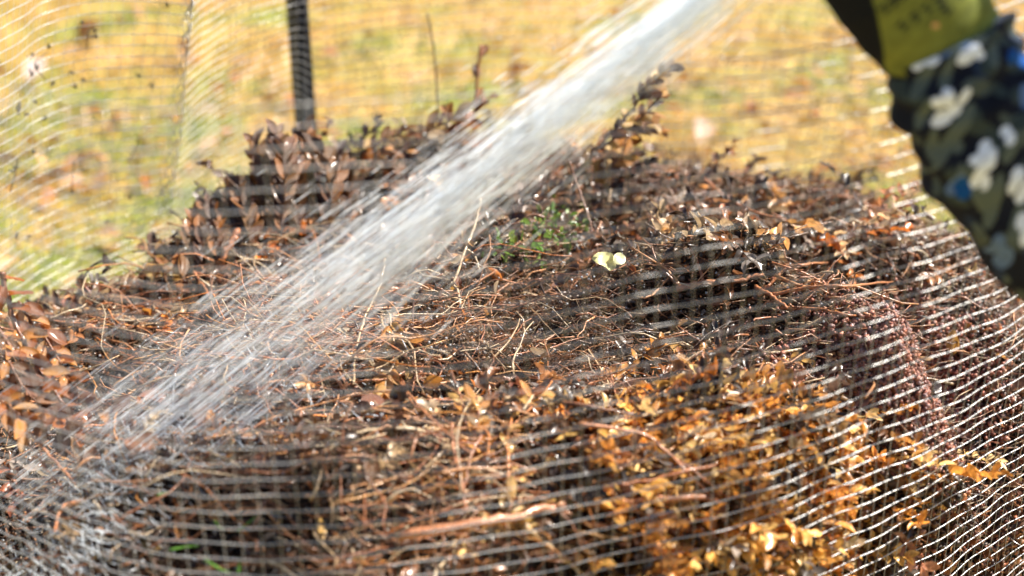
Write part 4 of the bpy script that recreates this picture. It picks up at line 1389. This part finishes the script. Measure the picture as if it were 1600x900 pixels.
Gf, _, _ = tube_skin(pth, [.015, .0135, .0125, .009], 26, 16, 1.0)
Vf = Gf.reshape(-1, 3)
child_mesh('thumb', Vf, [grid_faces(26, 16), np.array([list(range(16))[::-1], list(range(len(Vf) - 16, len(Vf)))])], np.tile((.135, .155, .018), (len(Vf), 1)), M_SLEEVE, person)

# nozzle just above the frame
JS = P(1338, -190, .885)      # mouth of the jet
JE = P(95, 790, 1.14)
jd = norm(JE - JS)
root = link('hose_nozzle', None, loc=JS, label='black garden hose nozzle held in the glove just above the picture', cat='hose nozzle')
prof = [(-.16, .013), (-.11, .013), (-.10, .017), (-.03, .017), (-.02, .021), (.0, .022), (.002, .016)]
path = np.array([jd * a_ for a_, _ in prof])
V, F, C = tubes(path[None], np.array([[r_ for _, r_ in prof]]), 20)
link('barrel', mesh_from('barrel', V, F, None, True), M_PLASTIC, root)
hp = smooth_path(np.array([-.16 * jd, -.22 * jd + np.array([.02, 0, -.01]), np.array([.30, -.05, .10]), np.array([.55, -.1, -.2]), np.array([.7, -.1, -.85])]), 40)
V, F, C = tubes(hp[None], np.full((1, 40), .009), 12)
link('hose', mesh_from('hose', V, F, None, True), M_PLASTIC, root)

# ------------------------------------------------------------------ water
ux = norm(np.cross(jd, np.array([0, 0, 1.0])))
uy = np.cross(ux, jd)
JL = np.linalg.norm(JE - JS)


def jet(n_, rng, r_lo, r_hi, L_lo, L_hi, spread=1.0, s_lo=.05, s_hi=1.0, sag=.0):
    s = rng.uniform(s_lo, s_hi, n_) * JL
    th = rng.uniform(0, 6.283, n_)
    q = rng.rayleigh(.48, n_)
    wd = (.0145 + .042 * (s / JL) ** 1.2) * q * spread
    c0 = JS + jd * s[:, None] + ux * (np.cos(th) * wd)[:, None] + uy * (np.sin(th) * wd)[:, None]
    dr = norm(jd + (ux * (np.cos(th) * wd)[:, None] + uy * (np.sin(th) * wd)[:, None]) / (s[:, None] + .05) * .55 + rng.normal(0, .006, (n_, 3)))
    L_ = rng.uniform(L_lo, L_hi, n_)
    t = np.array([-.5, 0, .5])
    path = c0[:, None] + dr[:, None] * (L_[:, None] * t[None])[..., None]
    r_ = rng.uniform(r_lo, r_hi, n_)
    R = r_[:, None] * np.array([.35, 1, .35])[None]
    # stop at the heap
    end = path[:, 2]
    hz_ = heap_z(end[:, 0], end[:, 1], False)
    ok = end[:, 2] > hz_ + .001
    return path[ok], R[ok]


wr_ = np.random.default_rng(77)
pa, Ra = jet(1500, wr_, .00018, .00045, .012, .06)
pb, Rb = jet(1900, wr_, .00015, .00040, .004, .03, 1.7, .15, 1.05)
pcn, Rc = jet(1300, wr_, .00025, .0005, .015, .06, .8, .02, .6)
parts = [films(pa, Ra * 1.25, wr_), films(pb, Rb * 1.25, wr_), films(pcn, Rc * 1.25, wr_)]
V, F, _ = join_parts(parts)
link('water_jet', mesh_from('water_jet', V, F, None, True), M_WATER, label='white jet of water spraying down from the upper right onto the heap', cat='water', kind='stuff')
# splash where it lands, thin drops bouncing
icov = np.array([(0, 0, 1), (.89, 0, .45), (.28, .85, .45), (-.72, .53, .45), (-.72, -.53, .45), (.28, -.85, .45), (.72, .53, -.45), (-.28, .85, -.45), (-.89, 0, -.45), (-.28, -.85, -.45), (.72, -.53, -.45), (0, 0, -1)])
icof = np.array([(0, 1, 2), (0, 2, 3), (0, 3, 4), (0, 4, 5), (0, 5, 1), (1, 6, 2), (2, 7, 3), (3, 8, 4), (4, 9, 5), (5, 10, 1), (6, 7, 2), (7, 8, 3), (8, 9, 4), (9, 10, 5), (10, 6, 1), (11, 7, 6), (11, 8, 7), (11, 9, 8), (11, 10, 9), (11, 6, 10)])
cs = []
for (cx, cy, sx, sy, n_, up_) in ((180, 730, 90, 30, 450, .014), (90, 800, 80, 30, 400, .018), (260, 690, 110, 40, 350, .012), (400, 600, 160, 70, 400, .015)):
    x = wr_.normal(cx, sx, n_); y = wr_.normal(cy, sy, n_)
    for a_, b_ in zip(x, y):
        a_ = max(-150, min(1500, a_)); b_ = min(b_, 940)
        dd = heap_d(a_, b_, 0) if n_ < 0 else None
        cs.append((a_, b_, up_))
cs = np.array(cs)
ds = np.interp(cs[:, 1], [520, 600, 700, 800, 900], [1.27, 1.19, 1.10, 1.02, .965])
pos = np.array([P(a_, b_, d_) for a_, b_, d_ in zip(cs[:, 0], cs[:, 1], ds)])
hz_ = heap_z(pos[:, 0], pos[:, 1], False)
pos[:, 2] = hz_ + .004 + np.abs(wr_.normal(0, 1, len(pos))) * cs[:, 2]
M_ = frames(len(pos), .3)
st_ = wr_.uniform(1, 5, len(pos))
Dd = norm(np.column_stack([wr_.normal(-.5, .6, len(pos)), wr_.normal(0, .5, len(pos)), wr_.normal(.4, .5, len(pos))]))
L_ = wr_.uniform(.002, .016, len(pos))
path = pos[:, None] + Dd[:, None] * (L_[:, None] * np.array([-.5, 0, .5])[None])[..., None]
V, F, _ = tubes(path, wr_.uniform(.00020, .00055, len(pos))[:, None] * np.array([.5, 1, .5])[None], 3, cap=False)
link('water_splash', mesh_from('water_splash', V, F, None, True), M_WATER, label='fine splash of water where the jet lands at lower left', cat='water', kind='stuff')
# droplets in the air and beads on the heap
n_ = 260
s = wr_.uniform(.05, 1, n_) * JL
off = wr_.normal(0, 1, (n_, 2)) * (.02 + .05 * s / JL)[:, None]
pd = JS + jd * s[:, None] + ux * off[:, :1] + uy * off[:, 1:]
p = random_in_bin(4200, .95)
pw = on_heap(p, .013) + np.column_stack([np.zeros((len(p), 2)), wr_.uniform(-.004, .008, len(p))])
pos = np.vstack([pd, pw])
V, F, _ = instance(icov, icof, frames(len(pos), .4), pos, np.concatenate([wr_.uniform(.0005, .0013, n_), wr_.uniform(.0005, .0015, len(pw))]), np.ones((len(pos), 3)))
link('water_drops', mesh_from('water_drops', V, F, None, True), M_DROP, label='glinting water drops on the heap and around the jet', cat='water drops', kind='stuff')

# soft mist of fine drops round the lower part of the jet
fs = np.linspace(.30, 1.02, 12)
path = np.array([JS + jd * JL * f for f in fs])
rad = np.array([.012 + .062 * ((f - .3) / .72) ** .8 for f in fs]); rad[-1] *= .5
V, F, _ = tubes(path[None], rad[None], 18)
ctr = V.mean(0)
f0 = V[F[0][90]]
if np.dot(np.cross(f0[1] - f0[0], f0[2] - f0[0]), f0.mean(0) - path[5]) < 0:
    F = [f[:, ::-1] for f in F]
    print('mist flipped')
mm_ = bpy.data.materials.new('mist')
mm_.use_nodes = True
mn = mm_.node_tree.nodes
mn.remove(mn['Principled BSDF'])
vs = mn.new('ShaderNodeVolumePrincipled')
vs.inputs['Color'].default_value = (.95, .97, 1, 1)
vs.inputs['Density'].default_value = 1.3
vs.inputs['Anisotropy'].default_value = .35
mm_.node_tree.links.new(vs.outputs[0], mn['Material Output'].inputs['Volume'])
link('spray_mist', mesh_from('spray_mist', V, F, None, True), mm_, label='pale mist of fine drops round the lower part of the water jet', cat='mist', kind='stuff')
